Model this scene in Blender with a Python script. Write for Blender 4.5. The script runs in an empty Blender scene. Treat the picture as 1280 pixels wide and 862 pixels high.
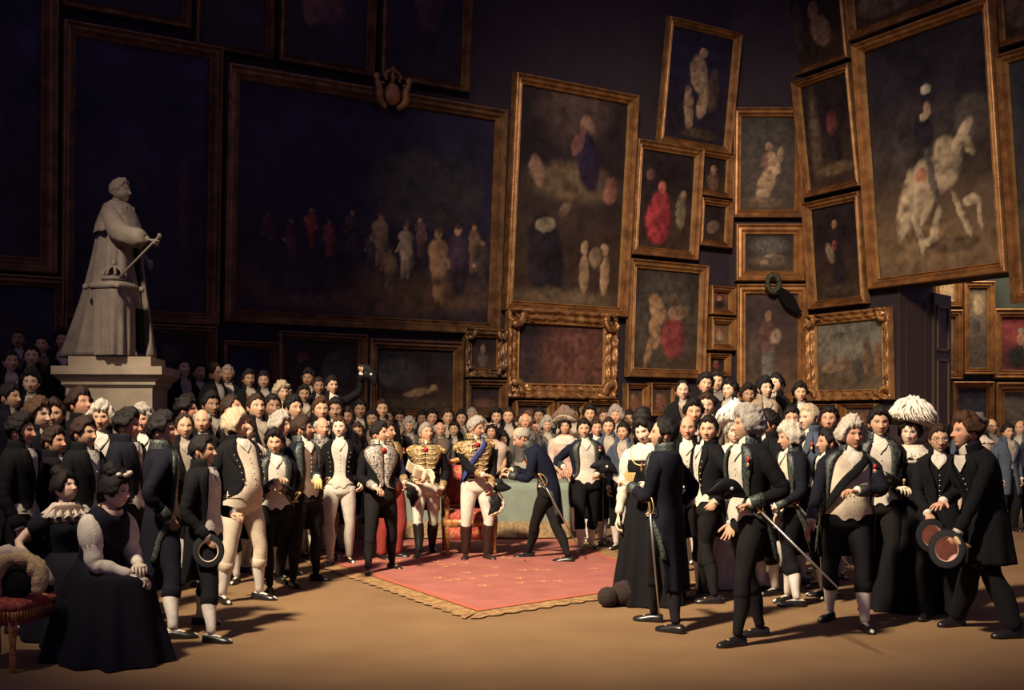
import bpy, math, random
import numpy as np
from math import sin, cos, pi, radians, sqrt, atan2
from mathutils import Matrix, Vector, Quaternion

SC = bpy.context.scene
COL = SC.collection
F = 1400.0          # focal length in pixels of the 1280 px wide frame
EYE = 1.63          # eye height of the viewer
HZ = 528.0          # horizon row

def at(px, d):
    return (px - 640.0) * d / F

def dfeet(y):
    return F * EYE / (y - HZ)

# ------------------------------------------------------------------ materials
MATS = {}
def mat(name, col, rough=0.8, metal=0.0, sheen=0.0, vary=0.0, vscale=30.0, bump=0.0, bscale=200.0,
        vcol=False, col2=None, mixscale=20.0, mixlo=0.45, mixhi=0.55, spec=0.5, stretch=None):
    if name in MATS:
        return MATS[name]
    m = bpy.data.materials.new(name)
    m.use_nodes = True
    nt = m.node_tree; N = nt.nodes; L = nt.links
    b = N['Principled BSDF']
    b.inputs['Base Color'].default_value = (*col, 1)
    b.inputs['Roughness'].default_value = rough
    b.inputs['Metallic'].default_value = metal
    b.inputs['Specular IOR Level'].default_value = spec
    if sheen:
        b.inputs['Sheen Weight'].default_value = sheen
        b.inputs['Sheen Roughness'].default_value = 0.5
    tc = N.new('ShaderNodeTexCoord')
    vec = tc.outputs['Object']
    if stretch:
        mp = N.new('ShaderNodeMapping'); mp.inputs['Scale'].default_value = stretch
        L.new(vec, mp.inputs['Vector']); vec = mp.outputs['Vector']
    cur = None
    if col2 is not None:
        nz = N.new('ShaderNodeTexNoise'); nz.inputs['Scale'].default_value = mixscale
        nz.inputs['Detail'].default_value = 3
        L.new(vec, nz.inputs['Vector'])
        mr = N.new('ShaderNodeMapRange'); mr.inputs['From Min'].default_value = mixlo; mr.inputs['From Max'].default_value = mixhi
        L.new(nz.outputs['Fac'], mr.inputs['Value'])
        mx = N.new('ShaderNodeMix'); mx.data_type = 'RGBA'
        mx.inputs['A'].default_value = (*col, 1); mx.inputs['B'].default_value = (*col2, 1)
        L.new(mr.outputs['Result'], mx.inputs['Factor'])
        cur = mx.outputs['Result']
    if vcol:
        va = N.new('ShaderNodeVertexColor'); va.layer_name = 'Col'
        if cur is None:
            cur = va.outputs['Color']
        else:
            mm = N.new('ShaderNodeMix'); mm.data_type = 'RGBA'; mm.blend_type = 'MULTIPLY'; mm.inputs['Factor'].default_value = 1
            L.new(cur, mm.inputs['A']); L.new(va.outputs['Color'], mm.inputs['B']); cur = mm.outputs['Result']
    if vary:
        nz = N.new('ShaderNodeTexNoise'); nz.inputs['Scale'].default_value = vscale; nz.inputs['Detail'].default_value = 4
        L.new(vec, nz.inputs['Vector'])
        mr = N.new('ShaderNodeMapRange'); mr.inputs['From Min'].default_value = .25; mr.inputs['From Max'].default_value = .75
        mr.inputs['To Min'].default_value = 1 - vary; mr.inputs['To Max'].default_value = 1 + vary
        L.new(nz.outputs['Fac'], mr.inputs['Value'])
        hs = N.new('ShaderNodeHueSaturation')
        if cur is None: hs.inputs['Color'].default_value = (*col, 1)
        else: L.new(cur, hs.inputs['Color'])
        L.new(mr.outputs['Result'], hs.inputs['Value'])
        cur = hs.outputs['Color']
    if cur is not None:
        L.new(cur, b.inputs['Base Color'])
    if bump:
        nz = N.new('ShaderNodeTexNoise'); nz.inputs['Scale'].default_value = bscale; nz.inputs['Detail'].default_value = 2
        L.new(vec, nz.inputs['Vector'])
        bp = N.new('ShaderNodeBump'); bp.inputs['Strength'].default_value = bump; bp.inputs['Distance'].default_value = .01
        L.new(nz.outputs['Fac'], bp.inputs['Height']); L.new(bp.outputs['Normal'], b.inputs['Normal'])
    MATS[name] = m
    return m

def cloth(name, c, rough=.85, sheen=.15, **k):
    return mat('cloth_' + name, c, rough, sheen=sheen, vary=.25, vscale=9, bump=.25, bscale=60, spec=.22 if max(c) < .06 else .4, **k)

CLOTH = {
 'navy': ((.0045, .0045, .010)), 'black': ((.0038, .0034, .0046)), 'blue': ((.006, .008, .022)), 'green': ((.007, .010, .010)),
 'brown': ((.035, .020, .014)), 'grey': ((.10, .085, .075)), 'white': ((.58, .52, .43)), 'cream': ((.56, .46, .34)),
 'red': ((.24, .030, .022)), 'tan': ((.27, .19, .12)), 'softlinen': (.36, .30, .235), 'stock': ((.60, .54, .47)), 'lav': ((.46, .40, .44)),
 'pale': ((.50, .38, .30)), 'bluegrey': ((.05, .065, .095)), 'sash': ((.035, .045, .17)), 'pink': ((.55, .34, .27)),
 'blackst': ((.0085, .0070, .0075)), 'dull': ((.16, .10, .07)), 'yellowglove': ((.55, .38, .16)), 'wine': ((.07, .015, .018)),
}
def C(k):
    return cloth(k, CLOTH[k], rough=.9 if k not in ('stock', 'sash') else .55, sheen=.0)

def brocade(k):
    t = {'gold': ((.44, .29, .12), (.09, .055, .035)), 'silver': ((.42, .36, .29), (.025, .025, .035)),
         'green': ((.060, .070, .058), (.008, .010, .011)), 'goldred': ((.55, .33, .09), (.22, .03, .02)),
         'palegold': ((.52, .42, .26), (.30, .20, .10))}[k]
    return mat('embroidery_' + k, t[0], .45, metal=.15, col2=t[1], mixscale=55 if k != 'green' else 70, mixlo=.48, mixhi=.60, bump=.5, bscale=90)

LEATHER = lambda: mat('black_leather', (.012, .010, .010), .32)
BROWNLEATHER = lambda: mat('brown_boot_leather', (.03, .014, .009), .35)
GILT = lambda: mat('gilt_metal', (.58, .38, .16), .45, metal=.6)
STEEL = lambda: mat('steel', (.45, .42, .38), .3, metal=.9)
LINEN = lambda: mat('white_linen', (.60, .55, .46), .8, vary=.12, vscale=40, bump=.5, bscale=45)
LACE = lambda: mat('lace', (.55, .47, .38), .85, vary=.35, vscale=60, bump=.8, bscale=60)
FELT = lambda: mat('black_felt', (.005, .0045, .006), .7, spec=.25)
PLUME = lambda: mat('white_plume', (.72, .66, .56), .9, vary=.2, vscale=60, bump=.8, bscale=60)
HAIRC = {'dark': (.0075, .0045, .004), 'brown': (.028, .013, .007), 'chestnut': (.060, .026, .011), 'grey': (.26, .22, .18),
         'white': (.46, .40, .32), 'blond': (.40, .31, .20), 'silver': (.31, .275, .23)}
def HAIR(k):
    return mat('hair_' + k, HAIRC[k], .65, spec=.25, vary=.35, vscale=70, bump=.7, bscale=130, stretch=(1, 1, .35))
SKIN = lambda: mat('skin', (1, 1, 1), .6, spec=.3, vcol=True, vary=.06, vscale=25)
STONE = lambda: mat('statue_plaster', (.165, .130, .105), .85, vary=.25, vscale=6, bump=.5, bscale=40)

# ------------------------------------------------------------------ mesh builder
class MB:
    def __init__(s):
        s.v = []; s.f = []; s.c = []; s.n = 0
    def raw(s, P, Fq, col=None):
        P = np.asarray(P, float).reshape(-1, 3)
        s.f.append(np.asarray(Fq, int) + s.n)
        s.v.append(P)
        if col is None: col = (1, 1, 1)
        col = np.asarray(col, float)
        if col.ndim == 1: col = np.tile(col, (len(P), 1))
        s.c.append(col.reshape(-1, 3))
        s.n += len(P)
    def grid(s, P, closed=False, col=None, flip=False):
        m, n = P.shape[:2]
        idx = np.arange(m * n).reshape(m, n)
        if closed: idx = np.concatenate([idx, idx[:, :1]], 1)
        a = idx[:-1, :-1]; b = idx[:-1, 1:]; c = idx[1:, 1:]; d = idx[1:, :-1]
        Fq = np.stack([a, d, c, b] if flip else [a, b, c, d], -1).reshape(-1, 4)
        s.raw(P.reshape(-1, 3), Fq, None if col is None else np.asarray(col).reshape(-1, 3) if np.ndim(col) == 3 else col)
    def box(s, c, sz, rot=None, col=None):
        c = np.array(c, float); h = np.array(sz, float) / 2
        P = np.array([[x, y, z] for z in (-1, 1) for y in (-1, 1) for x in (-1, 1)]) * h
        if rot is not None: P = P @ np.array(rot).T
        s.raw(P + c, [[0, 2, 3, 1], [4, 5, 7, 6], [0, 1, 5, 4], [2, 6, 7, 3], [0, 4, 6, 2], [1, 3, 7, 5]], col)
    def ellipsoid(s, c, r, rot=None, n=14, m=10, col=None, fn=None):
        lam = np.linspace(-pi / 2 + .02, pi / 2 - .02, m)[:, None]; ph = np.linspace(0, 2 * pi, n, endpoint=False)[None]
        D = np.stack([np.cos(lam) * np.cos(ph), np.cos(lam) * np.sin(ph), np.sin(lam) + 0 * ph], -1)
        if fn is not None: D = D * fn(D)[..., None]
        P = D * np.array(r)
        if rot is not None: P = P @ np.array(rot).T
        s.grid(P + np.array(c), closed=True, col=col)
    def tube(s, pts, rad, n=10, cap=True, squash=1.0, ref=None, col=None, smooth=0):
        pts = np.array(pts, float); rad = np.array(rad, float) * np.ones(len(pts))
        if smooth:
            pts, rad = spline(pts, rad, smooth)
        T = np.gradient(pts, axis=0); T /= np.linalg.norm(T, axis=1)[:, None] + 1e-12
        r = np.array(ref if ref is not None else (0, 1, 0), float)
        rows = []
        U = r - T[0] * r.dot(T[0])
        if np.linalg.norm(U) < .05:
            r = np.array((1., 0, 0)); U = r - T[0] * r.dot(T[0])
        U /= np.linalg.norm(U)
        ph = np.linspace(0, 2 * pi, n, endpoint=False)
        cs, sn = np.cos(ph)[:, None], np.sin(ph)[:, None]
        for i in range(len(pts)):
            U = U - T[i] * U.dot(T[i]); U /= np.linalg.norm(U) + 1e-12
            V = np.cross(T[i], U)
            if i == 0 and cap:
                for a in (1e-3, .6):
                    rows.append(pts[i] - T[i] * rad[i] * sqrt(1 - a * a) * .6 + (U * cs * squash + V * sn) * rad[i] * a)
            rows.append(pts[i] + (U * cs * squash + V * sn) * rad[i])
            if i == len(pts) - 1 and cap:
                for a in (.6, 1e-3):
                    rows.append(pts[i] + T[i] * rad[i] * sqrt(1 - a * a) * .6 + (U * cs * squash + V * sn) * rad[i] * a)
        s.grid(np.array(rows), closed=True, col=col)
    def build(s, name, material, parent=None, solid=0.0, smooth=True, mats=None, matidx=None):
        V = np.concatenate(s.v); Fq = np.concatenate([f for f in s.f]); Cc = np.concatenate(s.c)
        me = bpy.data.meshes.new(name)
        nf = len(Fq)
        me.vertices.add(len(V)); me.vertices.foreach_set('co', V.astype('f').ravel())
        me.loops.add(nf * 4); me.loops.foreach_set('vertex_index', Fq.astype('i').ravel())
        me.polygons.add(nf); me.polygons.foreach_set('loop_start', (np.arange(nf) * 4).astype('i'))
        me.polygons.foreach_set('loop_total', np.full(nf, 4, 'i'))
        me.polygons.foreach_set('use_smooth', np.full(nf, smooth, bool))
        me.update(calc_edges=True)
        if np.ptp(Cc) > 1e-6 or Cc.min() < .999:
            at_ = me.color_attributes.new('Col', 'FLOAT_COLOR', 'POINT')
            at_.data.foreach_set('color', np.concatenate([Cc, np.ones((len(Cc), 1))], 1).astype('f').ravel())
        me.validate()
        for m_ in (mats or [material]):
            me.materials.append(m_)
        o = bpy.data.objects.new(name, me); COL.objects.link(o)
        if parent is not None: o.parent = parent
        if solid:
            md = o.modifiers.new('thickness', 'SOLIDIFY'); md.thickness = solid; md.offset = -1
        return o

def spline(pts, rad, k):
    n = len(pts)
    P = np.vstack([2 * pts[0] - pts[1], pts, 2 * pts[-1] - pts[-2]])
    R = np.concatenate([[rad[0]], rad, [rad[-1]]])
    out = []; ro = []
    for i in range(n - 1):
        p0, p1, p2, p3 = P[i:i + 4]; r0, r1, r2, r3 = R[i:i + 4]
        for t in np.linspace(0, 1, k, endpoint=False):
            f = lambda a, b, c, d: .5 * ((2 * b) + (-a + c) * t + (2 * a - 5 * b + 4 * c - d) * t * t + (-a + 3 * b - 3 * c + d) * t ** 3)
            out.append(f(p0, p1, p2, p3)); ro.append(f(r0, r1, r2, r3))
    out.append(pts[-1]); ro.append(rad[-1])
    return np.array(out), np.array(ro)

def empty(name, loc=(0, 0, 0), rz=0, label=None, cat=None, group=None, scale=1):
    o = bpy.data.objects.new(name, None); COL.objects.link(o)
    o.location = loc; o.rotation_euler = (0, 0, rz); o.scale = (scale,) * 3
    o.empty_display_size = .1
    tag(o, label, cat, group)
    return o

LABELS = {}
def tag(o, label=None, cat=None, group=None, kind=None):
    if label:
        LABELS.setdefault(label, []).append(o.name)
        o['label'] = label
    if cat: o['category'] = cat
    if group: o['group'] = group
    if kind: o['kind'] = kind
    return o

def RX(a): c, s = cos(a), sin(a); return np.array([[1, 0, 0], [0, c, -s], [0, s, c]])
def RY(a): c, s = cos(a), sin(a); return np.array([[c, 0, s], [0, 1, 0], [-s, 0, c]])
def RZ(a): c, s = cos(a), sin(a); return np.array([[c, -s, 0], [s, c, 0], [0, 0, 1]])
def sstep(a, b, x):
    t = np.clip((x - a) / (b - a), 0, 1); return t * t * (3 - 2 * t)
def wob(P, f, seed, k=5):
    rs = np.random.RandomState(seed); o = 0
    for i in range(k):
        d = rs.normal(size=3); d /= np.linalg.norm(d)
        o = o + np.sin(P @ d * f * rs.uniform(.7, 1.4) + rs.uniform(0, 6.28))
    return o / k
def vnoise(u, v, fx, fy, seed):
    rs = np.random.RandomState(seed); n = int(max(fx, fy)) + 3
    G = rs.uniform(-1, 1, (n + 1, n + 1))
    x = np.clip(u, -.02, 1.05) * fx + .3; y = np.clip(v, -.02, 1.05) * fy + .3
    x = np.clip(x, 0, n - .001); y = np.clip(y, 0, n - .001)
    i = x.astype(int); j = y.astype(int); a = x - i; b = y - j
    a = a * a * (3 - 2 * a); b = b * b * (3 - 2 * b)
    return (G[j, i] * (1 - a) + G[j, i + 1] * a) * (1 - b) + (G[j + 1, i] * (1 - a) + G[j + 1, i + 1] * a) * b
def unit(v):
    v = np.array(v, float); return v / (np.linalg.norm(v) + 1e-12)
# ------------------------------------------------------------------ heads, hands
def head_base(phi, lam):
    cl = np.cos(lam); x = .074 * np.sin(phi) * cl; z = .117 * np.sin(lam)
    cp = np.cos(phi)
    y = -np.sign(cp) * np.abs(cp) ** .85 * cl * .092
    back = y > 0
    y = np.where(back, y * 1.10, y)
    dn = np.clip(-z / .117, 0, 1)
    x = x * (1 - .30 * dn ** 1.6)
    y = np.where(back, y * (1 - .62 * sstep(.05, .8, dn)), y)
    y = np.where(~back, y * (1 + .10 * dn) - .012 * dn * cl, y)
    return np.stack([x, y, z], -1)

def head_mesh(mb, R, O, q, skin, brow, nose=1.0, fat=0.0, old=False, female=False, stone=False):
    """R rotation, O centre, q grid resolution"""
    nu, nv = q
    u = np.linspace(-1, 1, nu, endpoint=False)
    phi = np.sign(u) * np.abs(u) ** 1.45 * pi
    v = np.linspace(-1, 1, nv)
    lam = (v * .55 + .45 * v ** 3) * (pi / 2 - .01)
    PH, LA = np.meshgrid(phi, lam)
    P = head_base(PH, LA)
    x, y, z = P[..., 0].copy(), P[..., 1].copy(), P[..., 2].copy()
    front = sstep(.0, .5, np.cos(PH))
    ax = np.abs(x)
    G = lambda a, b, sa, sb: np.exp(-((a / sa) ** 2 + (b / sb) ** 2))
    dy = .004 * np.exp(-((z - .024) / .008) ** 2) * np.exp(-(x / .045) ** 4)
    dy -= .011 * G(ax - .030, z - .008, .015, .011)
    dy += .006 * G(ax - .030, z - .007, .010, .006)
    t = np.clip((.020 - z) / .050, 0, 1)
    nh = (.004 + .022 * t ** 1.2) * nose
    dy += nh * np.exp(-(x / (.006 + .006 * t)) ** 2) * sstep(.030, .012, z) * sstep(-.040, -.031, z)
    dy += .008 * G(ax - .012, z + .030, .006, .006)
    dy += .005 * G(x, z + .051, .019, .004) + .005 * G(x, z + .062, .016, .005) - .004 * G(x, z + .0565, .020, .002)
    dy -= .004 * G(x, z + .074, .02, .006)
    dy += (.009 if not female else .005) * G(x, z + .094, .019, .013)
    dy += .005 * G(ax - .042, z + .022, .018, .018)
    y -= dy * front
    if fat:
        k = fat * G(ax - .055, z + .06, .04, .035)
        x = x * (1 + .25 * k); y = y - .012 * fat * G(x, z + .105, .04, .03) * front
    sk = np.array(skin, float)
    col = np.tile(sk, (*x.shape, 1))
    def paint(mask, c, amt=1.0):
        nonlocal col
        m_ = np.clip(mask * front * amt, 0, 1)[..., None]
        col = col * (1 - m_) + np.array(c) * m_
    if not stone:
        red = sk * np.array((1.05, .68, .62))
        paint(G(ax - .040, z + .018, .018, .018), red, .75 if female else .55)
        paint(G(x, z + .032, .012, .012), red, .5)
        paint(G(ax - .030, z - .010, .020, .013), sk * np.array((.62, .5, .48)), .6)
        paint((G(x, z + .057, .020, .008) > .42).astype(float), sk * np.array((.75, .34, .32)), .75)
        paint((np.abs(z + .0572) < .0022) * (ax < .021), sk * .25, .8)
        paint(((ax - .030) ** 2 / .0118 ** 2 + (z - .0065) ** 2 / .0048 ** 2 < 1).astype(float), (.52, .45, .40))
        paint(((ax - .030) ** 2 / .0060 ** 2 + (z - .0070) ** 2 / .0056 ** 2 < 1).astype(float), (.018, .012, .012))
        paint((np.abs(z - .0138 + 18 * (ax - .03) ** 2) < .0022) * (np.abs(ax - .031) < .0165), (.03, .018, .015), .85)
        bc = brow
        paint((np.abs(z - .0275 + 12 * (ax - .028) ** 2) < (.0035 if not female else .0022)) * (np.abs(ax - .031) < .019), bc, .85)
        if not female and not old:
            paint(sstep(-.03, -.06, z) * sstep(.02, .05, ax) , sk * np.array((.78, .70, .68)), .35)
    P = np.stack([x, y, z], -1) @ R.T + O
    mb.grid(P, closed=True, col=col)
    for sd in (-1, 1):
        c = np.array((sd * .075, .006, -.006)) @ R.T + O
        mb.ellipsoid(c, (.007, .017, .031), rot=R @ RZ(sd * -.35), n=8, m=7, col=sk * np.array((1, .8, .76)) if not stone else sk)

HL_ANG = np.radians([0, 30, 48, 62, 78, 92, 105, 130, 180])
HLINES = {
 'full':  [.064, .062, .050, .026, -.022, .002, -.010, -.050, -.066],
 'low':   [.050, .050, .036, .000, -.045, -.040, -.050, -.085, -.10],
 'recede': [.090, .085, .062, .030, -.020, .0, -.012, -.055, -.07],
 'bald':  [.30, .30, .30, .034, -.015, .0, -.012, -.055, -.07],
 'woman': [.060, .050, .026, -.015, -.030, -.020, -.020, -.060, -.075],
}
def hair_mesh(mb, R, O, style, vol, curl, seed, q=(40, 26), line='full', quiff=0.0, side=0.0):
    nu, nv = q
    phi = np.linspace(-pi, pi, nu, endpoint=False); lam = np.linspace(-pi / 2 * .75, pi / 2 - .01, nv)
    PH, LA = np.meshgrid(phi, lam)
    B = head_base(PH, LA)
    z = B[..., 2]
    rs = np.random.RandomState(seed)
    zl = np.interp(np.abs(PH), HL_ANG, HLINES[line]) + .006 * np.sin(PH * 9 + seed) + .004 * np.sin(PH * 17 + seed * 2)
    mk = sstep(zl - .004, zl + .012, z)
    if line == 'bald':
        mk = mk * sstep(.088, .062, z)
    N = B / (np.linalg.norm(B, axis=-1, keepdims=True))
    c1 = wob(B, 150, seed, 6); c2 = wob(B, 320, seed + 1, 6)
    top = sstep(1.5, 1.15, LA)
    t = vol * (.75 + .25 * np.sin(LA)) + quiff * (np.exp(-(PH / .9) ** 2) * top + .5 * (1 - top)) * sstep(.05, .10, z) + side * sstep(.6, 1.3, np.abs(PH)) * sstep(2.6, 2.0, np.abs(PH)) * sstep(.07, .0, z)
    t = t + curl * (c1 * .9 + c2 * .5)
    if line in ('full', 'recede', 'bald'): t = t * (.30 + .70 * sstep(-.06, .045, z))
    t = t + .003
    off = t * mk - .014 * (1 - mk)
    P = B + N * off[..., None]
    keep = mk > .01
    Pm = P @ R.T + O
    m, n = nv, nu
    idx = np.arange(m * n).reshape(m, n); idx = np.concatenate([idx, idx[:, :1]], 1)
    kk = np.concatenate([keep, keep[:, :1]], 1)
    a, b, c, d = idx[:-1, :-1], idx[:-1, 1:], idx[1:, 1:], idx[1:, :-1]
    ok = (kk[:-1, :-1] | kk[:-1, 1:] | kk[1:, 1:] | kk[1:, :-1])
    Fq = np.stack([a, b, c, d], -1)[ok]
    used = np.unique(Fq); mp = np.full(m * n, -1); mp[used] = np.arange(len(used))
    mb.raw(Pm.reshape(-1, 3)[used], mp[Fq])

def hand_pts(kind):
    """list of (points, radii) finger tubes; frame: +X along fingers, +Y to thumb side, +Z back of the hand"""
    out = []
    base = [(.085, .030), (.090, .010), (.086, -.011), (.078, -.030)]
    ln = [.072, .080, .074, .058]
    curl = {'open': (.12, .15, .15), 'relax': (.45, .5, .4), 'grip': (1.1, 1.3, .9), 'point': (.3, .35, .3)}[kind]
    for i, ((bx, by), l) in enumerate(zip(base, ln)):
        a = 0; p = np.array((bx - .015, by, 0.)); P = [p.copy()]; spread = {'open': .14, 'relax': .05, 'grip': 0, 'point': .08}[kind] * (1.5 - i)
        cc = curl if not (kind == 'point' and i == 0) else (.1, .1, .1)
        d0 = np.array((cos(spread), sin(spread), 0))
        p = p + d0 * .015; P.append(p.copy())
        for j, (c, f) in enumerate(zip(cc, (.45, .30, .25))):
            a += c * (1 + .12 * i)
            p = p + (d0 * cos(a) + np.array((0, 0, -1)) * sin(a)) * l * f
            P.append(p.copy())
        out.append((P, [.0095, .0098, .009, .0082, .0068]))
    if kind == 'grip':
        T = [(.02, .028, -.008), (.045, .045, -.022), (.070, .034, -.040), (.082, .015, -.046)]
    elif kind == 'open':
        T = [(.02, .028, -.004), (.045, .052, -.010), (.070, .070, -.014), (.090, .080, -.016)]
    else:
        T = [(.02, .028, -.006), (.045, .045, -.016), (.068, .050, -.026), (.088, .046, -.034)]
    out.append((T, [.013, .0125, .0105, .008]))
    return out

def hand_mesh(mb, W, fdir, up, kind, side, col, n=7):
    """W wrist; fdir finger direction; up = back-of-hand direction; side +1 person's left"""
    X = unit(fdir); Z = np.array(up, float); Z = unit(Z - X * Z.dot(X)); Y = np.cross(Z, X)
    # thumb side: for the left hand with back up and fingers forward the thumb points to the body's right
    Y = Y * (-1 if side > 0 else 1)
    M = np.stack([X, Y, Z], 1)
    tr = lambda p: np.array(p) @ M.T + W
    # palm as one flattened tube from wrist
    mb.tube(tr([(-.03, 0, 0), (0, 0, 0), (.025, 0, -.002), (.055, 0, -.003), (.088, 0, 0), (.094, 0, 0)]), [.026, .026, .034, .040, .040, .034], n=12, squash=.42, ref=Z, col=col)
    for P, r in hand_pts(kind):
        mb.tube(tr(P), r, n=n, ref=Z, col=col, smooth=2)
    return tr((.075, 0, -.025))

# ------------------------------------------------------------------ body
TZ = np.array([.74, .80, .88, .95, 1.05, 1.15, 1.28, 1.36, 1.41, 1.44, 1.47, 1.50])
TW = np.array([.168, .170, .170, .163, .143, .153, .176, .182, .168, .142, .102, .066])
TD = np.array([.112, .118, .120, .116, .104, .110, .122, .116, .106, .096, .084, .068])
def smi(z, A):
    return (np.interp(z - .018, TZ, A) + np.interp(z, TZ, A) * 2 + np.interp(z + .018, TZ, A)) / 4
def torso(z, th, off=0.0, belly=0.0, wide=1.0, bust=0.0, waist=0.0):
    w = smi(z, TW) * (1 + (wide - 1) * sstep(1.50, 1.39, z)); d = smi(z, TD)
    wz = np.exp(-((z - 1.08) / .09) ** 2)
    w = w * (1 - waist * wz) + off; d = d * (1 - waist * .6 * wz) + off
    s, c = np.sin(th), np.cos(th)
    x = w * np.sign(s) * np.abs(s) ** .9
    fr = np.clip(c, 0, 1)
    y = -(d * np.sign(c) * np.abs(c) ** .9) - fr * belly * np.exp(-((z - 1.08) / .16) ** 2)
    x = x * (1 + .8 * belly * np.exp(-((z - 1.08) / .18) ** 2))
    y = y - bust * fr * np.exp(-((z - 1.27) / .055) ** 2) * np.clip(np.abs(np.sin(th)) * 1.6 + .35, 0, 1)
    return np.stack([x, y, z + 0 * th], -1)

class Pose:
    def __init__(s, lean=0, side=0, twist=0, dz=0):
        zs = np.linspace(.90, 1.56, 40)
        a = lean * sstep(.90, 1.25, zs); b = side * sstep(.95, 1.3, zs); tw = twist * sstep(.98, 1.3, zs)
        up = np.stack([np.sin(b), -np.sin(a), np.cos(a) * np.cos(b)], -1)
        h = zs[1] - zs[0]
        pos = np.zeros((40, 3)); pos[0] = (0, 0, .90)
        for i in range(1, 40): pos[i] = pos[i - 1] + (up[i] + up[i - 1]) / 2 * h
        s.zs, s.pos, s.a, s.b, s.tw, s.dz = zs, pos, a, b, tw, dz
    def __call__(s, P):
        P = np.asarray(P, float); z = P[..., 2]
        zi = np.clip(z, .90, 1.56)
        base = np.stack([np.interp(zi, s.zs, s.pos[:, k]) for k in range(3)], -1)
        a = np.interp(zi, s.zs, s.a); b = np.interp(zi, s.zs, s.b); tw = np.interp(zi, s.zs, s.tw)
        x, y, r = P[..., 0], P[..., 1], z - zi
        x, y = x * np.cos(tw) - y * np.sin(tw), x * np.sin(tw) + y * np.cos(tw)
        # lean about X
        y2 = y * np.cos(a) - r * np.sin(a); z2 = y * np.sin(a) + r * np.cos(a)
        x2 = x * np.cos(b) + z2 * np.sin(b); z3 = -x * np.sin(b) + z2 * np.cos(b)
        return base + np.stack([x2, y2, z3], -1) + np.array((0, 0, s.dz))

def ik(S, T, l1, l2, pole):
    S = np.array(S, float); T = np.array(T, float); D = T - S; L = np.linalg.norm(D)
    if L > (l1 + l2) * .998:
        D = D / L; L = (l1 + l2) * .998; T = S + D * L
    u = unit(T - S)
    a = (l1 * l1 - l2 * l2 + L * L) / (2 * L); h = sqrt(max(l1 * l1 - a * a, 0))
    p = np.array(pole, float); p = unit(p - u * p.dot(u))
    return S + u * a + p * h, T

def seg(A, B, k):
    t = np.linspace(0, 1, k)[:, None]; return A + (B - A) * t

def leg_path(H, K, A, yawf):
    fw = np.array((sin(yawf), -cos(yawf), 0))
    th = seg(H, K, 6); sh = seg(K, A, 7)[1:]
    pts = np.vstack([th, sh])
    pts[7:10] -= fw * np.array([.010, .014, .008])[:, None]
    pts[2:4] += fw * .008
    rad = np.array([.098, .094, .086, .076, .066, .057, .057, .060, .056, .047, .038, .034])
    return pts, rad

def shoe(mb, A, yawf, grow=1.0, heel=.012, n=14):
    """foot/shoe solid below ankle A, sole at z = A.z-.085"""
    z0 = A[2] - .085
    ys = np.array([-.075, -.070, -.045, 0, .05, .10, .145, .170, .182, .185])
    hw = np.array([.002, .024, .033, .034, .036, .044, .041, .028, .014, .002]) * grow
    ht = np.array([.02, .062, .072, .078, .062, .045, .036, .028, .020, .012])
    rows = []
    for y, w, h in zip(ys, hw, ht):
        ph = np.linspace(0, 2 * pi, n, endpoint=False)
        x = np.cos(ph) * w; z = np.sin(ph)
        zb = heel if y < -.02 else heel * max(0, 1 - (y + .02) / .08)
        zz = np.where(z > 0, z * h * min(grow, 1.05), z * .012) + .012
        rows.append(np.stack([x, np.full(n, y), zz + 0 * zb], -1))
    P = np.array(rows)
    # local +y forward -> world forward
    c, s_ = cos(yawf), sin(yawf)
    X = P[..., 0] * c + P[..., 1] * s_; Y = P[..., 0] * s_ - P[..., 1] * c
    mb.grid(np.stack([X + A[0], Y + A[1], P[..., 2] + z0], -1), closed=True)

def band(mb, z0, z1, a0, a1, off, pose, kw, rows=3, cols=24):
    zs = np.linspace(z0, z1, rows)[:, None]; th = np.linspace(a0, a1, cols)[None]
    mb.grid(pose(torso(zs + 0 * th, th + 0 * zs, off, **kw)))

OPEN = {
 'tail':   ([1.48, 1.38, 1.22, 1.06, 1.00, .95, .90, .50], [.60, .55, .40, .42, .60, 1.3, 1.9, 2.2]),
 'habit':  ([1.48, 1.38, 1.22, 1.06, .95, .80, .50], [.60, .70, .85, .95, 1.2, 1.6, 2.0]),
 'cut':    ([1.48, 1.38, 1.22, 1.06, 1.00, .95, .90, .50], [.35, .45, .50, .62, .75, 1.1, 1.6, 2.2]),
 'closed': ([1.48, 1.02, .98, .95, .90, .50], [.04, .04, .15, 1.2, 1.9, 2.3]),
 'frock':  ([1.48, 1.38, 1.25, 1.10, .50], [.50, .42, .20, .05, .22]),
 'crowd':  ([1.48, 1.38, 1.22, 1.06, 1.00, .95, .90, .50], [.50, .36, .14, .10, .30, 1.1, 1.7, 2.2]),
 'short':  ([1.48, 1.35, 1.10, 1.00, .97], [.50, .42, .45, .60, .8]),
}
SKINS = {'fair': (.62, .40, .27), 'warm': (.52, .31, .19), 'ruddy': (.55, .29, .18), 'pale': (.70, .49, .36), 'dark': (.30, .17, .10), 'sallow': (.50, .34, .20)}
ARMS = {
 'down': ((.255, .02, .86), (.25, -.12, .86)),
 'fold': ((.02, -.235, 1.15), (-.02, -.265, 1.20)),
 'hip': ((.20, -.10, 1.02), (.20, -.10, 1.02)),
 'front': ((.07, -.24, 1.05), (.07, -.24, 1.05)),
}
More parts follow.
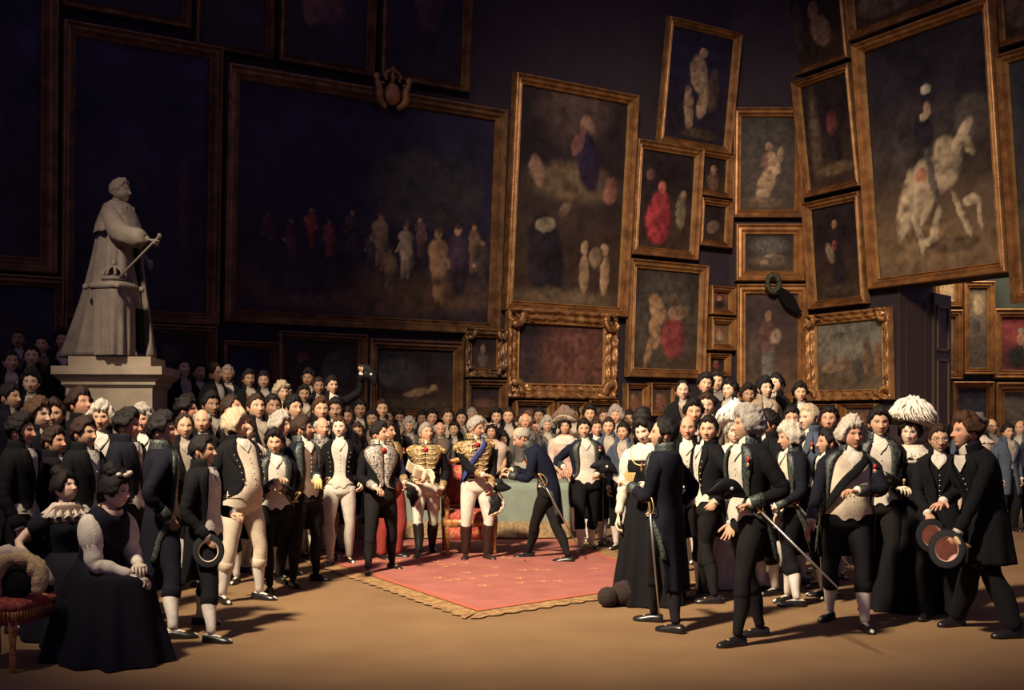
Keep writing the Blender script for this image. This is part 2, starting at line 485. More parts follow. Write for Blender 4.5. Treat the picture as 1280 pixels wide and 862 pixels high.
HAIRS = {
 'curly': dict(line='full', vol=.018, curl=.010, quiff=.014, side=.006),
 'wild': dict(line='full', vol=.026, curl=.014, quiff=.020, side=.014),
 'neat': dict(line='full', vol=.012, curl=.004, quiff=.010, side=.004),
 'recede': dict(line='recede', vol=.014, curl=.006, quiff=.004, side=.008),
 'bald': dict(line='bald', vol=.014, curl=.006, side=.006),
 'fluffy': dict(line='low', vol=.034, curl=.014, quiff=.012, side=.016),
 'long': dict(line='recede', vol=.024, curl=.010, quiff=.010, side=.020),
}
PEOPLE = {}
def person(key, label, px, d=None, feet=None, top=None, H=None, z0=0.0, yaw=0, head=(0, 0), roll=0, lean=0, side=0, twist=0,
           fL=None, fR=None, L=None, R=None, hL='relax', hR='relax', fdL=None, fdR=None, upL=None, upR=None, poleL=None, poleR=None,
           coat='tail', col='navy', hem=.50, emb=None, cuffemb=None, vest='white', vestemb=None, belly=0.0, wide=1.0,
           legs='tights', legcol='blackst', stock='stock', boots=None, hair='curly', hc='dark', skin='warm', fat=0.0, old=False, nose=1.0,
           seed=None, lo=False, sword=None, epaul=None, sash=None, medal=None, group=None, gloves=None, aiguil=False, cravat='white',
           name='person', specs=False, beard=False, collar=True, parent_mat=None, neckmed=False, cat='person'):
    if d is None: d = dfeet(feet)
    X = at(px, d)
    if H is None:
        H = EYE + (HZ - top) * d / F - z0
    s = H / 1.758
    rs = np.random.RandomState(seed if seed is not None else int(px * 7 + d * 100) % 99999)
    sd = rs.randint(9999)
    M = parent_mat
    root = empty(name, (X, d, z0), radians(yaw), label, cat, group, s)
    mk = (lambda m_: M if M is not None else m_)
    fL = fL or (.11, 0, 15); fR = fR or (-.11, 0, -15)
    # pelvis height so that both feet reach
    AL = np.array((fL[0], fL[1], .085)); AR = np.array((fR[0], fR[1], .085))
    hz = .905
    for A, hx in ((AL, .085), (AR, -.085)):
        hz = min(hz, sqrt(max(.832 ** 2 - (A[0] - hx) ** 2 - A[1] ** 2, .3)) + .085)
    dz = hz - .905
    pose = Pose(radians(lean), radians(side), radians(twist), dz)
    kw = dict(belly=belly, wide=wide)
    ln = 10 if lo else 14
    # ---------- body: one skin-coloured figure
    sk = np.array(SKINS[skin]) * rs.uniform(.92, 1.08)
    b = MB()
    neck = pose(np.array((0, .010, 1.50)))
    hR_ = RZ(radians(head[0])) @ RX(radians(head[1])) @ RY(radians(roll))
    nk = neck + np.array((0, -sin(radians(lean * .5)) * .06, .016))
    hO = nk + hR_ @ np.array((0, -.020, .090)); hRs = hR_ * 1.08
    bc = np.array(HAIRC[hc]) * .8 if hc not in ('white', 'silver') else sk * .72
    head_mesh(b, hRs, hO, (34, 34) if lo else (64, 60), sk, bc, nose=nose, fat=fat, old=old, stone=M is not None)
    b.tube([pose(np.array((0, .012, 1.42))), neck, hO + hR_ @ np.array((0, .012, -.060)), hO + hR_ @ np.array((0, .010, -.02))], [.062, .056, .054, .05], n=12, col=sk * .92, smooth=2)
    if lo:
        b.tube([pose(np.array((0, 0, z))) for z in (.90, 1.1, 1.3, 1.44)], [.10, .10, .12, .06], n=8, col=sk)
    else:
        zs = np.linspace(.93, 1.45, 12)[:, None]; th = np.linspace(0, 2 * pi, 18, endpoint=False)[None]
        b.grid(pose(torso(zs + 0 * th, th + 0 * zs, -.012, belly=belly * .8, wide=wide)), closed=True, col=sk)
    # arms
    arms = {}
    Ld = L if L is not None else 'down'; Rd = R if R is not None else 'down'
    for sdn, spec, hk, fd, up_, pole in ((1, Ld, hL, fdL, upL, poleL), (-1, Rd, hR, fdR, upR, poleR)):
        S = pose(np.array((sdn * .166 * wide, .0, 1.375)))
        if isinstance(spec, str):
            a, b2 = ARMS[spec]
            if spec == 'fold': T = np.array(a if sdn > 0 else b2) ; T = T * (1, 1, 1)
            else:
                T = np.array(a) if spec != 'down' else np.array(a) + np.array((0, -.06, 0)) * rs.rand()
                T = T * (sdn, 1, 1)
            T = T + np.array((0, 0, dz)) + (np.array((0, -belly, 0)) if spec in ('fold', 'front') else 0)
        else:
            T = np.array(spec, float)
        pl = pole if pole is not None else (sdn * .55, .8, -.35)
        E, W = ik(S, T, .29, .255, pl)
        fdir = np.array(fd, float) if fd is not None else unit(W - E)
        upv = np.array(up_, float) if up_ is not None else (np.array((sdn, -.2, .3)) if abs(fdir[2]) > .6 else np.array((0, 0, 1.)))
        arms[sdn] = (S, E, W, fdir, upv)
        b.tube([S, E, W], [.030, .036, .026], n=8, col=sk, smooth=3)
        gc = sk if gloves is None else np.array(gloves)
        hp = hand_mesh(b, W + fdir * .01, fdir, upv, hk, sdn, gc, n=5 if lo else 7)
        arms[sdn] += (hp,)
    # legs
    lp = {}
    for sdn, A, fy in ((1, AL, fL[2]), (-1, AR, fR[2])):
        Hh = np.array((sdn * .085, 0, .905 + dz))
        fw = np.array((sin(radians(fy)), -cos(radians(fy)), 0))
        K, A2 = ik(Hh, A, .425, .41, fw + np.array((sdn * .12, 0, 0)))
        pts, rad = leg_path(Hh, K, A2, radians(fy))
        lp[sdn] = (pts, rad, A2, radians(fy))
        if not lo: b.tube(pts, rad * .88, n=8, col=sk)
    b.build('body', mk(SKIN()), root)
    # ---------- hair
    hs = dict(HAIRS[hair]); h = MB()
    hair_mesh(h, hRs, hO, hair, hs['vol'], hs['curl'] * (1.35 if lo else 1.1), sd, q=(56, 34) if lo else (80, 48), line=hs['line'], quiff=hs.get('quiff', 0), side=hs.get('side', 0))
    if beard:
        for sdn in (-1, 1):
            h.ellipsoid(hO + hRs @ np.array((sdn * .062, -.030, -.045)), (.016, .022, .034), rot=hR_, n=10, m=8)
    h.build('hair', mk(HAIR(hc)), root)
    # ---------- legs clothing
    def legpart(name, i0, i1, grow, m_, top=False, flare=0):
        g = MB()
        for sdn in (1, -1):
            if not top and sdn < 0: g.build(name, mk(m_), root); g = MB()
            pts, rad, A2, fy = lp[sdn]
            p2, r2 = spline(pts[i0:i1], rad[i0:i1] + grow, 2)
            if flare: r2 = r2 + flare * np.linspace(0, 1, len(r2)) ** 2
            g.tube(p2, r2, n=ln, cap=True)
        if top:
            zs = np.linspace(.76, 1.02, 10)[:, None]; th = np.linspace(0, 2 * pi, 24, endpoint=False)[None]
            P = torso(zs + 0 * th, th + 0 * zs, grow + .002, **kw)
            P[0] = P[0] * (.02, .02, 1); P[1] = P[1] * (.45, .55, 1); P[2] = P[2] * (.86, .86, 1)
            g.grid(pose(P), closed=True)
        return g.build(name, mk(m_), root)
    if legs == 'breeches':
        legpart('breeches', 0, 8, .010, C(legcol), True)
        legpart('stocking', 6, 12, .003, C(stock))
        if not lo:
            for sdn in (1, -1):
                g = MB(); p = lp[sdn][0][6:9]; g.tube(p[:2] * .4 + p[1:3] * .6, [.073, .071], n=14)
                g.build('knee_band', mk(C(legcol)), root)
    elif legs == 'tights':
        legpart('breeches', 0, 8, .006, C(legcol), True)
        legpart('stocking', 6, 12, .003, C('blackst' if stock == 'stock' else stock))
    elif legs == 'pantaloons':
        legpart('pantaloons', 0, 12, .006, C(legcol), True)
    elif legs == 'trousers':
        legpart('trousers', 0, 12, .016, C(legcol), True, flare=.018)
    elif legs == 'boots':
        legpart('breeches', 0, 9, .008, C(legcol), True)
        for sdn in (1, -1):
            g = MB(); pts, rad, A2, fy = lp[sdn]
            p2, r2 = spline(pts[6:12], rad[6:12] + .012, 2)
            r2[0] += .006
            g.tube(p2, r2, n=14); shoe(g, A2, fy, 1.08)
            g.build('riding_boot', mk(BROWNLEATHER() if boots == 'brown' else LEATHER()), root)
    if legs != 'boots':
        for sdn in (1, -1):
            pts, rad, A2, fy = lp[sdn]
            if legs in ('breeches', 'tights', 'pantaloons'):
                g = MB(); shoe(g, A2 - np.array((0, 0, .004)), fy, 1.02)
                # cut the slipper low: scale height
                for k in range(len(g.v)):
                    v = g.v[k]; zz = v[:, 2] - (A2[2] - .085)
                    g.v[k] = np.stack([v[:, 0], v[:, 1], (A2[2] - .085) + np.minimum(zz, .050 + .012 * (zz > .05))], -1)
                so = g.build('shoe', mk(LEATHER()), root)
                g = MB(); shoe(g, A2, fy, .90)
                g.build('foot', mk(C(stock) if legs == 'breeches' else C('blackst' if legcol != 'white' and legcol != 'cream' else 'stock')), root)
                if not lo:
                    g = MB(); fwv = np.array((sin(fy), -cos(fy), 0))
                    g.box(A2 + fwv * .085 + np.array((0, 0, -.034)), (.032, .022, .010), rot=RZ(fy)); g.build('buckle', mk(GILT()), so)
            else:
                g = MB(); shoe(g, A2, fy, 1.05); g.build('shoe', mk(LEATHER()), root)
    # ---------- waistcoat, cravat
    if vest:
        g = MB(); cols = 12 if lo else 22
        zs = np.linspace(.955, 1.47, 10 if lo else 20)[:, None]; th = np.linspace(-1.35, 1.35, cols)[None]
        Z = zs + 0 * th
        Z = Z - .055 * np.exp(-((np.abs(th) - .22) / .20) ** 2) * sstep(1.05, .955, zs)
        g.grid(pose(torso(Z, th + 0 * zs, .006 + .012 * sstep(1.10, 1.0, zs), **kw)))
        vo = g.build('waistcoat', mk(C(vest) if not vestemb else brocade(vestemb)), root)
        if not lo:
            g = MB()
            for k in range(7):
                p = pose(torso(np.array([[1.02 + k * .045]]), np.array([[.03]]), .010, **kw))[0, 0]
                g.ellipsoid(p, (.006,) * 3, n=6, m=5)
            g.build('button', mk(GILT() if vestemb else LINEN()), vo)
    if cravat:
        g = MB()
        c0 = pose(np.array((0, -.004, 1.455))); c1 = hO + hR_ @ np.array((0, .002, -.088)); c1 = c1 * .6 + (nk + np.array((0, -.006, .01))) * .4
        g.tube([c0, c0 * .5 + c1 * .5, c1], [.076, .072, .066], n=ln, smooth=2)
        if not lo or rs.rand() > .4:
            th = np.linspace(-.42, .42, 9)[None]; zs = np.linspace(1.345, 1.47, 7)[:, None]
            P = torso(zs + 0 * th, th * sstep(1.33, 1.46, zs) + 0 * zs, .018, **kw)
            P = P + (wob(P, 90, sd)[..., None]) * np.array((0, -.008, 0))
            g.grid(pose(P))
        g.build('cravat', mk(C(cravat) if cravat in CLOTH and cravat != 'white' else LINEN()), root)
    # ---------- coat
    if coat:
        zz, aa = OPEN[coat]
        zz = np.array(zz[::-1]); aa = np.array(aa[::-1])
        bottom = hem if coat not in ('short',) else .96
        nz, nc = (18, 26) if lo else (38, 52)
        zs = np.linspace(bottom, 1.475, nz)[:, None]
        A = np.interp(zs, zz, aa)
        if belly and coat not in ('closed', 'frock'):
            A = A + 1.5 * belly * np.exp(-((zs - 1.1) / .12) ** 2)
        t = np.linspace(0, 1, nc)[None]
        th = A + (2 * pi - 2 * A) * t
        lowr = np.clip(1.0 - zs, 0, 1)
        off = .020 + lowr * (.05 if coat != 'frock' else .13) + lowr * .022 * np.sin(th * 9 + sd) + .004 * np.sin(th * 5 + sd) * (zs < 1.05)
        zc = np.maximum(zs, .88)
        P = torso(zc + 0 * th, th, off, **kw); P[..., 2] = zs
        P = P + (wob(P, 28, sd)[..., None]) * .004
        # tails keep clear of a striding rear leg
        if coat not in ('frock',):
            P[..., 1] += (lowr * .03)
        g = MB(); g.grid(pose(P))
        # sleeves
        for sdn in (1, -1):
            S, E, W, fdir, upv, hp = arms[sdn]
            inn = pose(np.array((sdn * .10 * wide, .0, 1.385)))
            u1 = unit(E - S); u2 = unit(W - E)
            pts = np.array([inn, S * .72 + inn * .28 + np.array((0, 0, .003)), S + u1 * .055, S + u1 * .15, S + u1 * .22, E - u1 * .03 + u2 * .0, E + u2 * .04, E + u2 * .12, E + u2 * .19, W - u2 * .01])
            rad = [.040, .058, .066, .060, .055, .053, .052, .047, .041, .040]
            p2, r2 = spline(pts, np.array(rad), 1 if lo else 3)
            if not lo: r2 = r2 + .003 * np.sin(np.arange(len(r2)) * 1.9 + sd)
            g.tube(p2, r2, n=ln, cap=True)
        co = g.build('coat', mk(C(col)), root, solid=.008)
        # collar and lapels
        g = MB(); ac = .62 if coat != 'closed' else .25
        th = np.linspace(ac, 2 * pi - ac, 14 if lo else 26)[None]; zs = np.linspace(1.43, 1.535, 5)[:, None]
        tt = (zs - 1.43) / .105
        rr = .098 - .012 * tt
        P = np.stack([np.sin(th) * rr * 1.02, -np.cos(th) * rr + .004, zs - .012 * np.cos(th) * 0 + .012 * (1 - np.cos(th)) * .5 * tt], -1)
        g.grid(pose(P))
        cmat = C(col) if not emb else brocade(emb)
        if coat != 'closed' or emb:
            for sg in (1, -1):
                zt = 1.46; zb = 1.12 if not emb else max(bottom, .62 if coat in ('habit', 'cut') else .97)
                zs = np.linspace(zb, zt, 8 if lo else 22)[:, None]; A = np.interp(zs, zz, aa)
                if belly and coat not in ('closed', 'frock'): A = A + 1.5 * belly * np.exp(-((zs - 1.1) / .12) ** 2)
                wd = (.40 * sstep(1.08, 1.36, zs) + .06) if not emb else (.30 + .18 * sstep(1.1, 1.36, zs))
                if coat == 'closed' and emb: wd = .25 + 1.0 * sstep(1.0, 1.42, zs)
                tt = np.linspace(0, 1, 5)[None]
                th = A - .03 + wd * tt
                lowr = np.clip(1.0 - zs, 0, 1)
                of = .030 + .006 * np.sin(tt * pi) + lowr * .05 + (lowr * .022 * np.sin(th * 9 + sd))
                P = torso(np.maximum(zs, .88) + 0 * th, th, of, **kw); P[..., 2] = zs
                P = P * np.array((sg, 1, 1)); P[..., 1] += lowr * .03
                gl = MB(); gl.grid(pose(P), flip=sg < 0)
                gl.build('lapel', mk(cmat), co, solid=.006)
        g.build('collar', mk(cmat), co, solid=.006)
        for sdn in (1, -1):
            S, E, W, fdir, upv, hp = arms[sdn]; u2 = unit(W - E)
            if not lo:
                g = MB(); g.tube([W - u2 * .09, W - u2 * .085, W - u2 * .03, W - u2 * .0], [.044, .051, .049, .047], n=ln)
                g.build('cuff', mk(brocade(cuffemb or emb) if (emb or cuffemb) else C(col)), co)
            g = MB(); g.tube([W - u2 * .02, W + u2 * .012, W + u2 * .02], [.036, .041, .038], n=ln)
            g.build('shirt_cuff', mk(LINEN()), root)
        if not lo and coat == 'tail' or aiguil == 'btn':
            g = MB()
            for sg in (1, -1):
                g = MB()
                for k in range(5):
                    z = 1.10 + k * .055
                    a_ = np.interp(z, zz, aa) + .16
                    g.ellipsoid(pose(torso(np.array([[z]]), np.array([[sg * a_]]), .036, **kw))[0, 0], (.007,) * 3, n=6, m=5)
                g.build('button', mk(GILT()), co)
    # ---------- finery
    if epaul:
        for sdn in (1, -1):
            g = MB(); c = pose(np.array((sdn * .180, 0, 1.432)))
            g.ellipsoid(c, (.068, .060, .020), rot=RY(sdn * .35), n=16, m=8)
            for k in range(22):
                a = 2 * pi * k / 22; p = c + np.array((cos(a) * .062, sin(a) * .056, -.006 - sdn * .022 * cos(a)))
                if cos(a) * sdn > -.4:
                    g.tube([p, p + np.array((cos(a) * .014, sin(a) * .014, -.025)), p + np.array((cos(a) * .014, sin(a) * .014, -.065))], [.007, .008, .006], n=5)
            g.build('epaulette', mk(GILT()), root)
    if aiguil and aiguil != 'btn':
        g = MB()
        for k in range(4):
            th = np.linspace(.25, 1.45, 9)
            z = 1.40 - .09 * np.sin((th - .25) / 1.2 * pi) * (1 + .35 * k) - .015 * k
            P = torso(z, -th, .040, **kw)
            g.tube(pose(P), [.006] * 9, n=6)
        g.build('braid_cords', mk(GILT()), root)
        if aiguil == 'full':
            g = MB()
            for k in range(7):
                z = 1.42 - k * .062
                for sg in (1, -1):
                    th = np.linspace(.03, .62, 6); P = torso(np.full(6, z) - .02 * np.sin(th * 5), sg * th, .034, **kw)
                    g.tube(pose(P), [.012, .011, .010, .011, .013, .006], n=6)
            g.build('chest_braid', mk(brocade('palegold')), root)
    if sash:
        t = np.linspace(0, 1, 26)[:, None]; w = np.linspace(-.5, .5, 4)[None]
        sg = 1 if sash[1] == 'L' else -1
        # runs from one shoulder across the chest to the opposite hip
        th = -sg * .55 + sg * 1.6 * t + 0 * w
        zc = 1.47 - .47 * t ** .9 + w * .10
        P = torso(zc, th * 1.0, .048, **kw)
        g = MB(); g.grid(pose(P), flip=sg < 0); g.build('sash', mk(C(sash[0]) if sash[0] in CLOTH else cloth(sash[0], (.02, .03, .2))), root, solid=.004)
    if medal:
        g = MB(); p = pose(torso(np.array([[1.34]]), np.array([[.75 if medal != 'R' else -.75]]), .050, **kw))[0, 0]
        g.box(p + np.array((0, 0, .02)), (.022, .008, .045)); g.build('medal_ribbon', mk(mat('red_ribbon', (.45, .02, .02), .6)), root)
        g = MB(); g.ellipsoid(p + np.array((0, -.004, -.018)), (.018, .006, .018), n=10, m=6); g.build('medal', mk(GILT()), root)
    if neckmed:
        g = MB(); p = pose(torso(np.array([[1.40]]), np.array([[0.]]), .05, **kw))[0, 0]
        g.box(p, (.045, .010, .05)); g.build('neck_order', mk(mat('red_ribbon', (.45, .02, .02), .6)), root)
    if specs:
        g = MB()
        for sg in (-1, 1):
            ph = np.linspace(0, 2 * pi, 13); c = np.array((sg * .033, -.112, .006))
            g.tube([(hR_ @ (c + np.array((cos(a) * .018, 0, sin(a) * .015)))) + hO for a in ph], [.0022] * 13, n=5, cap=False)
            g.tube([(hR_ @ np.array(p)) + hO for p in ((sg * .051, -.112, .008), (sg * .084, -.02, .006))], [.002, .002], n=4)
        g.build('spectacles', mk(STEEL()), root)
    if sword:
        # sword = (side, angle back deg, angle down deg)
        sg = 1 if sword[0] == 'L' else -1
        hp = pose(np.array((sg * .20 * wide, -.04, .98)))
        a = radians(sword[1]); dn = radians(sword[2])
        dr = np.array((sg * .10, cos(dn) * cos(a) if False else cos(dn), -sin(dn))); dr = unit(RZ(a) @ dr)
        so = MB(); so.tube([hp, hp + dr * .30, hp + dr * .78], [.012, .011, .006], n=6); sw = so.build('sword_scabbard', mk(STEEL() if len(sword) > 3 else LEATHER()), root)
        g = MB(); g.tube([hp - dr * .15, hp - dr * .13, hp - dr * .02], [.016, .010, .011], n=8)
        q = unit(np.cross(dr, (0, 0, 1)))
        g.tube([hp - q * .04, hp + q * .04], [.008, .008], n=6)
        up = unit(np.cross(q, dr))
        g.tube([hp + up * .02, hp - dr * .04 + up * .05, hp - dr * .12 + up * .035, hp - dr * .15], [.005] * 4, n=5, smooth=2)
        g.build('sword_hilt', mk(GILT()), sw)
    Rm = RZ(radians(yaw)) * s; O = np.array((X, d, z0))
    info = dict(root=root, w=lambda p: Rm @ np.array(p, float) + O, arms=arms, s=s, pose=pose, hO=hO, hR=hR_, kw=kw, O=O, yaw=yaw, fy=lp,
                hand=lambda k: Rm @ arms[k][5] + O, fdir=lambda k: unit(Rm @ arms[k][3]), mk=mk, sk=sk)
    if key: PEOPLE[key] = info
    return info
def skirt_mesh(mb, z0, z1, r0, r1, pose, seed, folds=11, train=0.0, seat=0.0, amp=.05, nz=26, n=90, sx=1.0):
    t = np.linspace(0, 1, nz)[:, None]; th = np.linspace(0, 2 * pi, n, endpoint=False)[None]
    z = z0 + (z1 - z0) * t
    rs = np.random.RandomState(seed); ph = rs.uniform(0, 6.28, 4)
    r = r0 + (r1 - r0) * t ** .75
    f = (np.sin(th * folds + ph[0] + .6 * np.sin(th * 2)) + .5 * np.sin(th * (folds + 5) + ph[1])) * amp * t ** .8
    r = r * (1 + f)
    x = np.sin(th) * r * sx; y = -np.cos(th) * r * .92
    back = np.clip(-np.cos(th), 0, 1); front = np.clip(np.cos(th), 0, 1)
    y = y + train * back ** 1.5 * t ** 3
    if seat:
        lap = sstep(.0, .22, t)
        y = y - seat * front ** .7 * lap * (1 + .12 * t)
        z = z + .10 * front * lap * sstep(.6, .1, t)
        x = x * (1 + .35 * lap * front)
        y = y + .10 * back * lap
    P = np.stack([x, y, z + 0 * x], -1)
    mb.grid(pose(P), closed=True)

def woman(key, label, px, d=None, feet=None, top=None, H=None, z0=0, yaw=0, head=(0, 0), roll=0, lean=0, side=0, twist=0, L=None, R=None,
          hL='relax', hR='relax', fdL=None, fdR=None, upL=None, upR=None, poleL=None, poleR=None, dress='black', seated=False, hair='woman', hc='dark', skin='pale', bun=1, sleeves='puff', sleevecol=None,
          shawl=None, lace=False, hat=None, necklace=False, curls=True, gloves=None, train=0, group=None, lo=False, seed=None, flowers=False, fullarm=None,
          mobcap=False, neckline=True, hem=.36, chest=None, feathers=False):
    if d is None: d = dfeet(feet)
    X = at(px, d)
    if H is None: H = EYE + (HZ - top) * d / F - z0
    full = 1.60 if not seated else 1.32
    s = H / full
    sd = seed if seed is not None else int(px * 13 + d * 77) % 9999
    rs = np.random.RandomState(sd)
    root = empty('person', (X, d, z0), radians(yaw), label, 'person', group, s)
    k = 1.60 / 1.725
    dz = -.42 if seated else -.115
    pose = Pose(radians(lean), radians(side), radians(twist), dz)
    kw = dict(wide=.90, bust=.035, waist=.16)
    sk = np.array(SKINS[skin]) * rs.uniform(.95, 1.05)
    b = MB()
    neck = pose(np.array((0, .010, 1.50)))
    hR_ = RZ(radians(head[0])) @ RX(radians(head[1])) @ RY(radians(roll))
    hO = neck + np.array((0, -sin(radians(lean * .5)) * .06, .010)) + hR_ @ np.array((0, -.020, .088))
    head_mesh(b, hR_ * 1.0, hO, (34, 34) if lo else (64, 60), sk, np.array(HAIRC[hc]) * .8, nose=.8, female=True)
    b.tube([pose(np.array((0, .012, 1.42))), neck, hO + hR_ @ np.array((0, .012, -.060)), hO + hR_ @ np.array((0, .010, -.02))], [.056, .048, .047, .045], n=12, col=sk * .96, smooth=2)
    zs = np.linspace(1.05, 1.49, 12)[:, None]; th = np.linspace(0, 2 * pi, 26, endpoint=False)[None]
    b.grid(pose(torso(zs + 0 * th, th + 0 * zs, -.004, **kw)), closed=True, col=sk)
    arms = {}
    for sdn, spec, hk, fd, up_, pole in ((1, L, hL, fdL, upL, poleL), (-1, R, hR, fdR, upR, poleR)):
        S = pose(np.array((sdn * .148, .0, 1.372)))
        T = np.array(spec if spec is not None else (sdn * .10, -.24, 1.0 + dz), float)
        E, W = ik(S, T, .27, .24, pole if pole is not None else (sdn * .6, .6, -.5))
        fdir = np.array(fd, float) if fd is not None else unit(W - E)
        upv = np.array(up_, float) if up_ is not None else (np.array((sdn, -.2, .3)) if abs(fdir[2]) > .6 else np.array((0, 0, 1.)))
        b.tube([S, E, W], [.042, .034, .024], n=9, col=sk, smooth=3)
        hp = hand_mesh(b, W + fdir * .01, fdir, upv, hk, sdn, sk if gloves is None else np.array(gloves), n=6)
        arms[sdn] = (S, E, W, fdir, upv, hp)
    for sdn in (1, -1):
        if not seated: b.tube([(sdn * .08, 0, .75), (sdn * .08, -.01, .42), (sdn * .08, 0, .09)], [.08, .055, .035], n=8, col=sk)
        else: b.tube([(sdn * .09, 0, .48), (sdn * .08, -.24, .46), (sdn * .08, -.26, .09)], [.08, .06, .035], n=8, col=sk)
    b.build('body', SKIN(), root)
    h = MB(); hs = HAIRS['neat']
    hair_mesh(h, hR_ * 1.02, hO, hair, .022, .007, sd, q=(60, 38) if not lo else (40, 26), line='woman', quiff=.010, side=.006)
    if bun:
        def fn(D): return 1 + .14 * wob(D, 9, sd, 6)
        h.ellipsoid(hO + hR_ @ np.array((0, .035, .135)), (.060 * bun, .060 * bun, .060 * bun), n=20, m=14, fn=fn)
        h.ellipsoid(hO + hR_ @ np.array((0, .0, .120)), (.070 * bun, .045 * bun, .045 * bun), n=20, m=12, fn=fn)
    if curls:
        for sg in (-1, 1):
            for j in range(4):
                h.ellipsoid(hO + hR_ @ np.array((sg * (.066 + .010 * sin(j * 2)), -.040 + .018 * (j % 2), .050 - .024 * j)), (.022, .024, .019), n=10, m=7)
    h.build('hair', HAIR(hc), root)
    # dress
    g = MB()
    top = 1.36 if neckline else 1.46
    zs = np.linspace(1.08, top, 12)[:, None]; th = np.linspace(0, 2 * pi, 44, endpoint=False)[None]
    Z = zs + 0 * th
    Z = Z + .035 * sstep(1.3, top, zs) * np.abs(np.sin(th)) ** 2
    g.grid(pose(torso(Z, th + 0 * zs, .010, **kw)), closed=True)
    g.build('bodice', C(dress) if isinstance(dress, str) else dress, root, solid=.004)
    g = MB()
    if seated: skirt_mesh(g, 1.10, -dz - .0 + .012, .135, .30, pose_shift(pose), sd, folds=10, seat=.25, amp=.12, sx=1.0)
    else: skirt_mesh(g, 1.10, -dz + .012, .132, hem, pose_shift(pose), sd, train=train, amp=.10)
    so = g.build('skirt', C(dress) if isinstance(dress, str) else dress, root)
    if not lo:
        g = MB(); zs = np.linspace(1.07, 1.115, 3)[:, None]
        g.grid(pose(torso(zs + 0 * th, th + 0 * zs, .018, **kw)), closed=True); g.build('waistband', C('black') if dress != 'black' else C('wine'), root)
    sc = sleevecol or dress
    for sdn in (1, -1):
        S, E, W, fdir, upv, hp = arms[sdn]; u1 = unit(E - S); u2 = unit(W - E)
        g = MB()
        if sleeves in ('puff', 'gigot'):
            c = S + u1 * .075; big = .082 if sleeves == 'gigot' else .080
            def fn(D): return 1 + .05 * np.sin(np.arctan2(D[..., 1], D[..., 0]) * 11)
            z_ax = u1; x_ax = unit(np.cross(z_ax, (0.1, 1, 0))); y_ax = np.cross(z_ax, x_ax)
            g.ellipsoid(c, (big, big, .10 if sleeves == 'puff' else .14), rot=np.stack([x_ax, y_ax, z_ax], 1), n=28, m=14, fn=fn)
        if sleeves in ('gigot', 'long') or fullarm:
            p2, r2 = spline(np.array([S, S + u1 * .15, E, E + u2 * .08, W - u2 * .015]), np.array([.06, .066, .056, .048, .034]), 5)
            r2 = r2 + .004 * np.sin(np.arange(len(r2)) * 1.7)
            g.tube(p2, r2, n=16)
        g.build('sleeve', C(sc), root)
    if lace:
        g = MB(); th = np.linspace(0, 2 * pi, 96, endpoint=False)[None]; t = np.linspace(0, 1, 7)[:, None]
        for lay in range(2):
            r = .080 + (.085 - .03 * lay) * t; z = 1.475 - .10 * t - .01 * lay + .022 * lay
            rf = .016 * t * np.sin(th * 17 + lay * 2)
            P = np.stack([np.sin(th) * (r * 1.25 + rf), -np.cos(th) * (r * .85 + rf), z + rf * .8], -1)
            g.grid(pose(P), closed=True)
        g.build('lace_collar', LACE(), root, solid=.003)
    if chest:
        g = MB(); th = np.linspace(-1.3, 1.3, 20)[None]; zs = np.linspace(1.34, 1.47, 8)[:, None]
        P = torso(zs + 0 * th, th + 0 * zs, .012, **kw) + (wob(np.stack([th + 0 * zs, zs + 0 * th, 0 * th + 0 * zs], -1), 30, sd)[..., None]) * .004
        g.grid(pose(P)); g.build('chemisette', C(chest), root, solid=.003)
    if shawl:
        g = MB(); th = np.linspace(.5, 2 * pi - .5, 40)[None]; zs = np.linspace(.95, 1.45, 12)[:, None]
        P = torso(zs + 0 * th, th + 0 * zs, .04, **dict(kw, wide=1.1)); P = P + wob(P, 25, sd)[..., None] * .010
        g.grid(pose(P)); g.build('shawl', C(shawl), root, solid=.005)
    if necklace:
        g = MB(); th = np.linspace(-.95, .95, 22); z = 1.47 - .17 * np.cos(th / .95 * pi / 2)
        P = pose(torso(z, th * 1.0, .018, **kw))
        g.tube(P, [.0055] * 22, n=6); g.ellipsoid(P[11] + np.array((0, -.004, -.018)), (.012, .006, .022), n=8, m=6)
        g.build('necklace', GILT(), root)
    if flowers:
        g = MB()
        for j in range(9):
            a = j * 2.4; p = hO + hR_ @ np.array((.055 * cos(a), -.045 + .05 * sin(a), .105 + .012 * (j % 3)))
            g.ellipsoid(p, (.020, .020, .016), n=10, m=7, fn=lambda D: 1 + .25 * np.sin(np.arctan2(D[..., 1], D[..., 0]) * 5))
        g.build('hair_flowers', LACE() if flowers is True else C(flowers), root)
    if hat:
        wcol, rb, rc = hat
        g = MB(); th = np.linspace(0, 2 * pi, 48, endpoint=False)[None]
        prof = [(.080, .00), (rb * .7, .005), (rb, .012 + .02), (rb, .020 + .02), (rb * .7, .016), (.092, .018), (.088, .06), (rc, .13), (rc * .8, .15), (.002, .152)]
        P = np.array([np.stack([np.sin(th[0]) * r, -np.cos(th[0]) * r, z + (.03 * np.cos(th[0] * 2 + .5) * (r / rb) ** 2 if r > .1 else 0 * th[0])], -1) for r, z in prof])
        tilt = RX(radians(-14))
        P = (P @ tilt.T + np.array((0, .018, .062))) @ hR_.T + hO
        g.grid(P, closed=True); ho = g.build('hat', C(wcol), root)
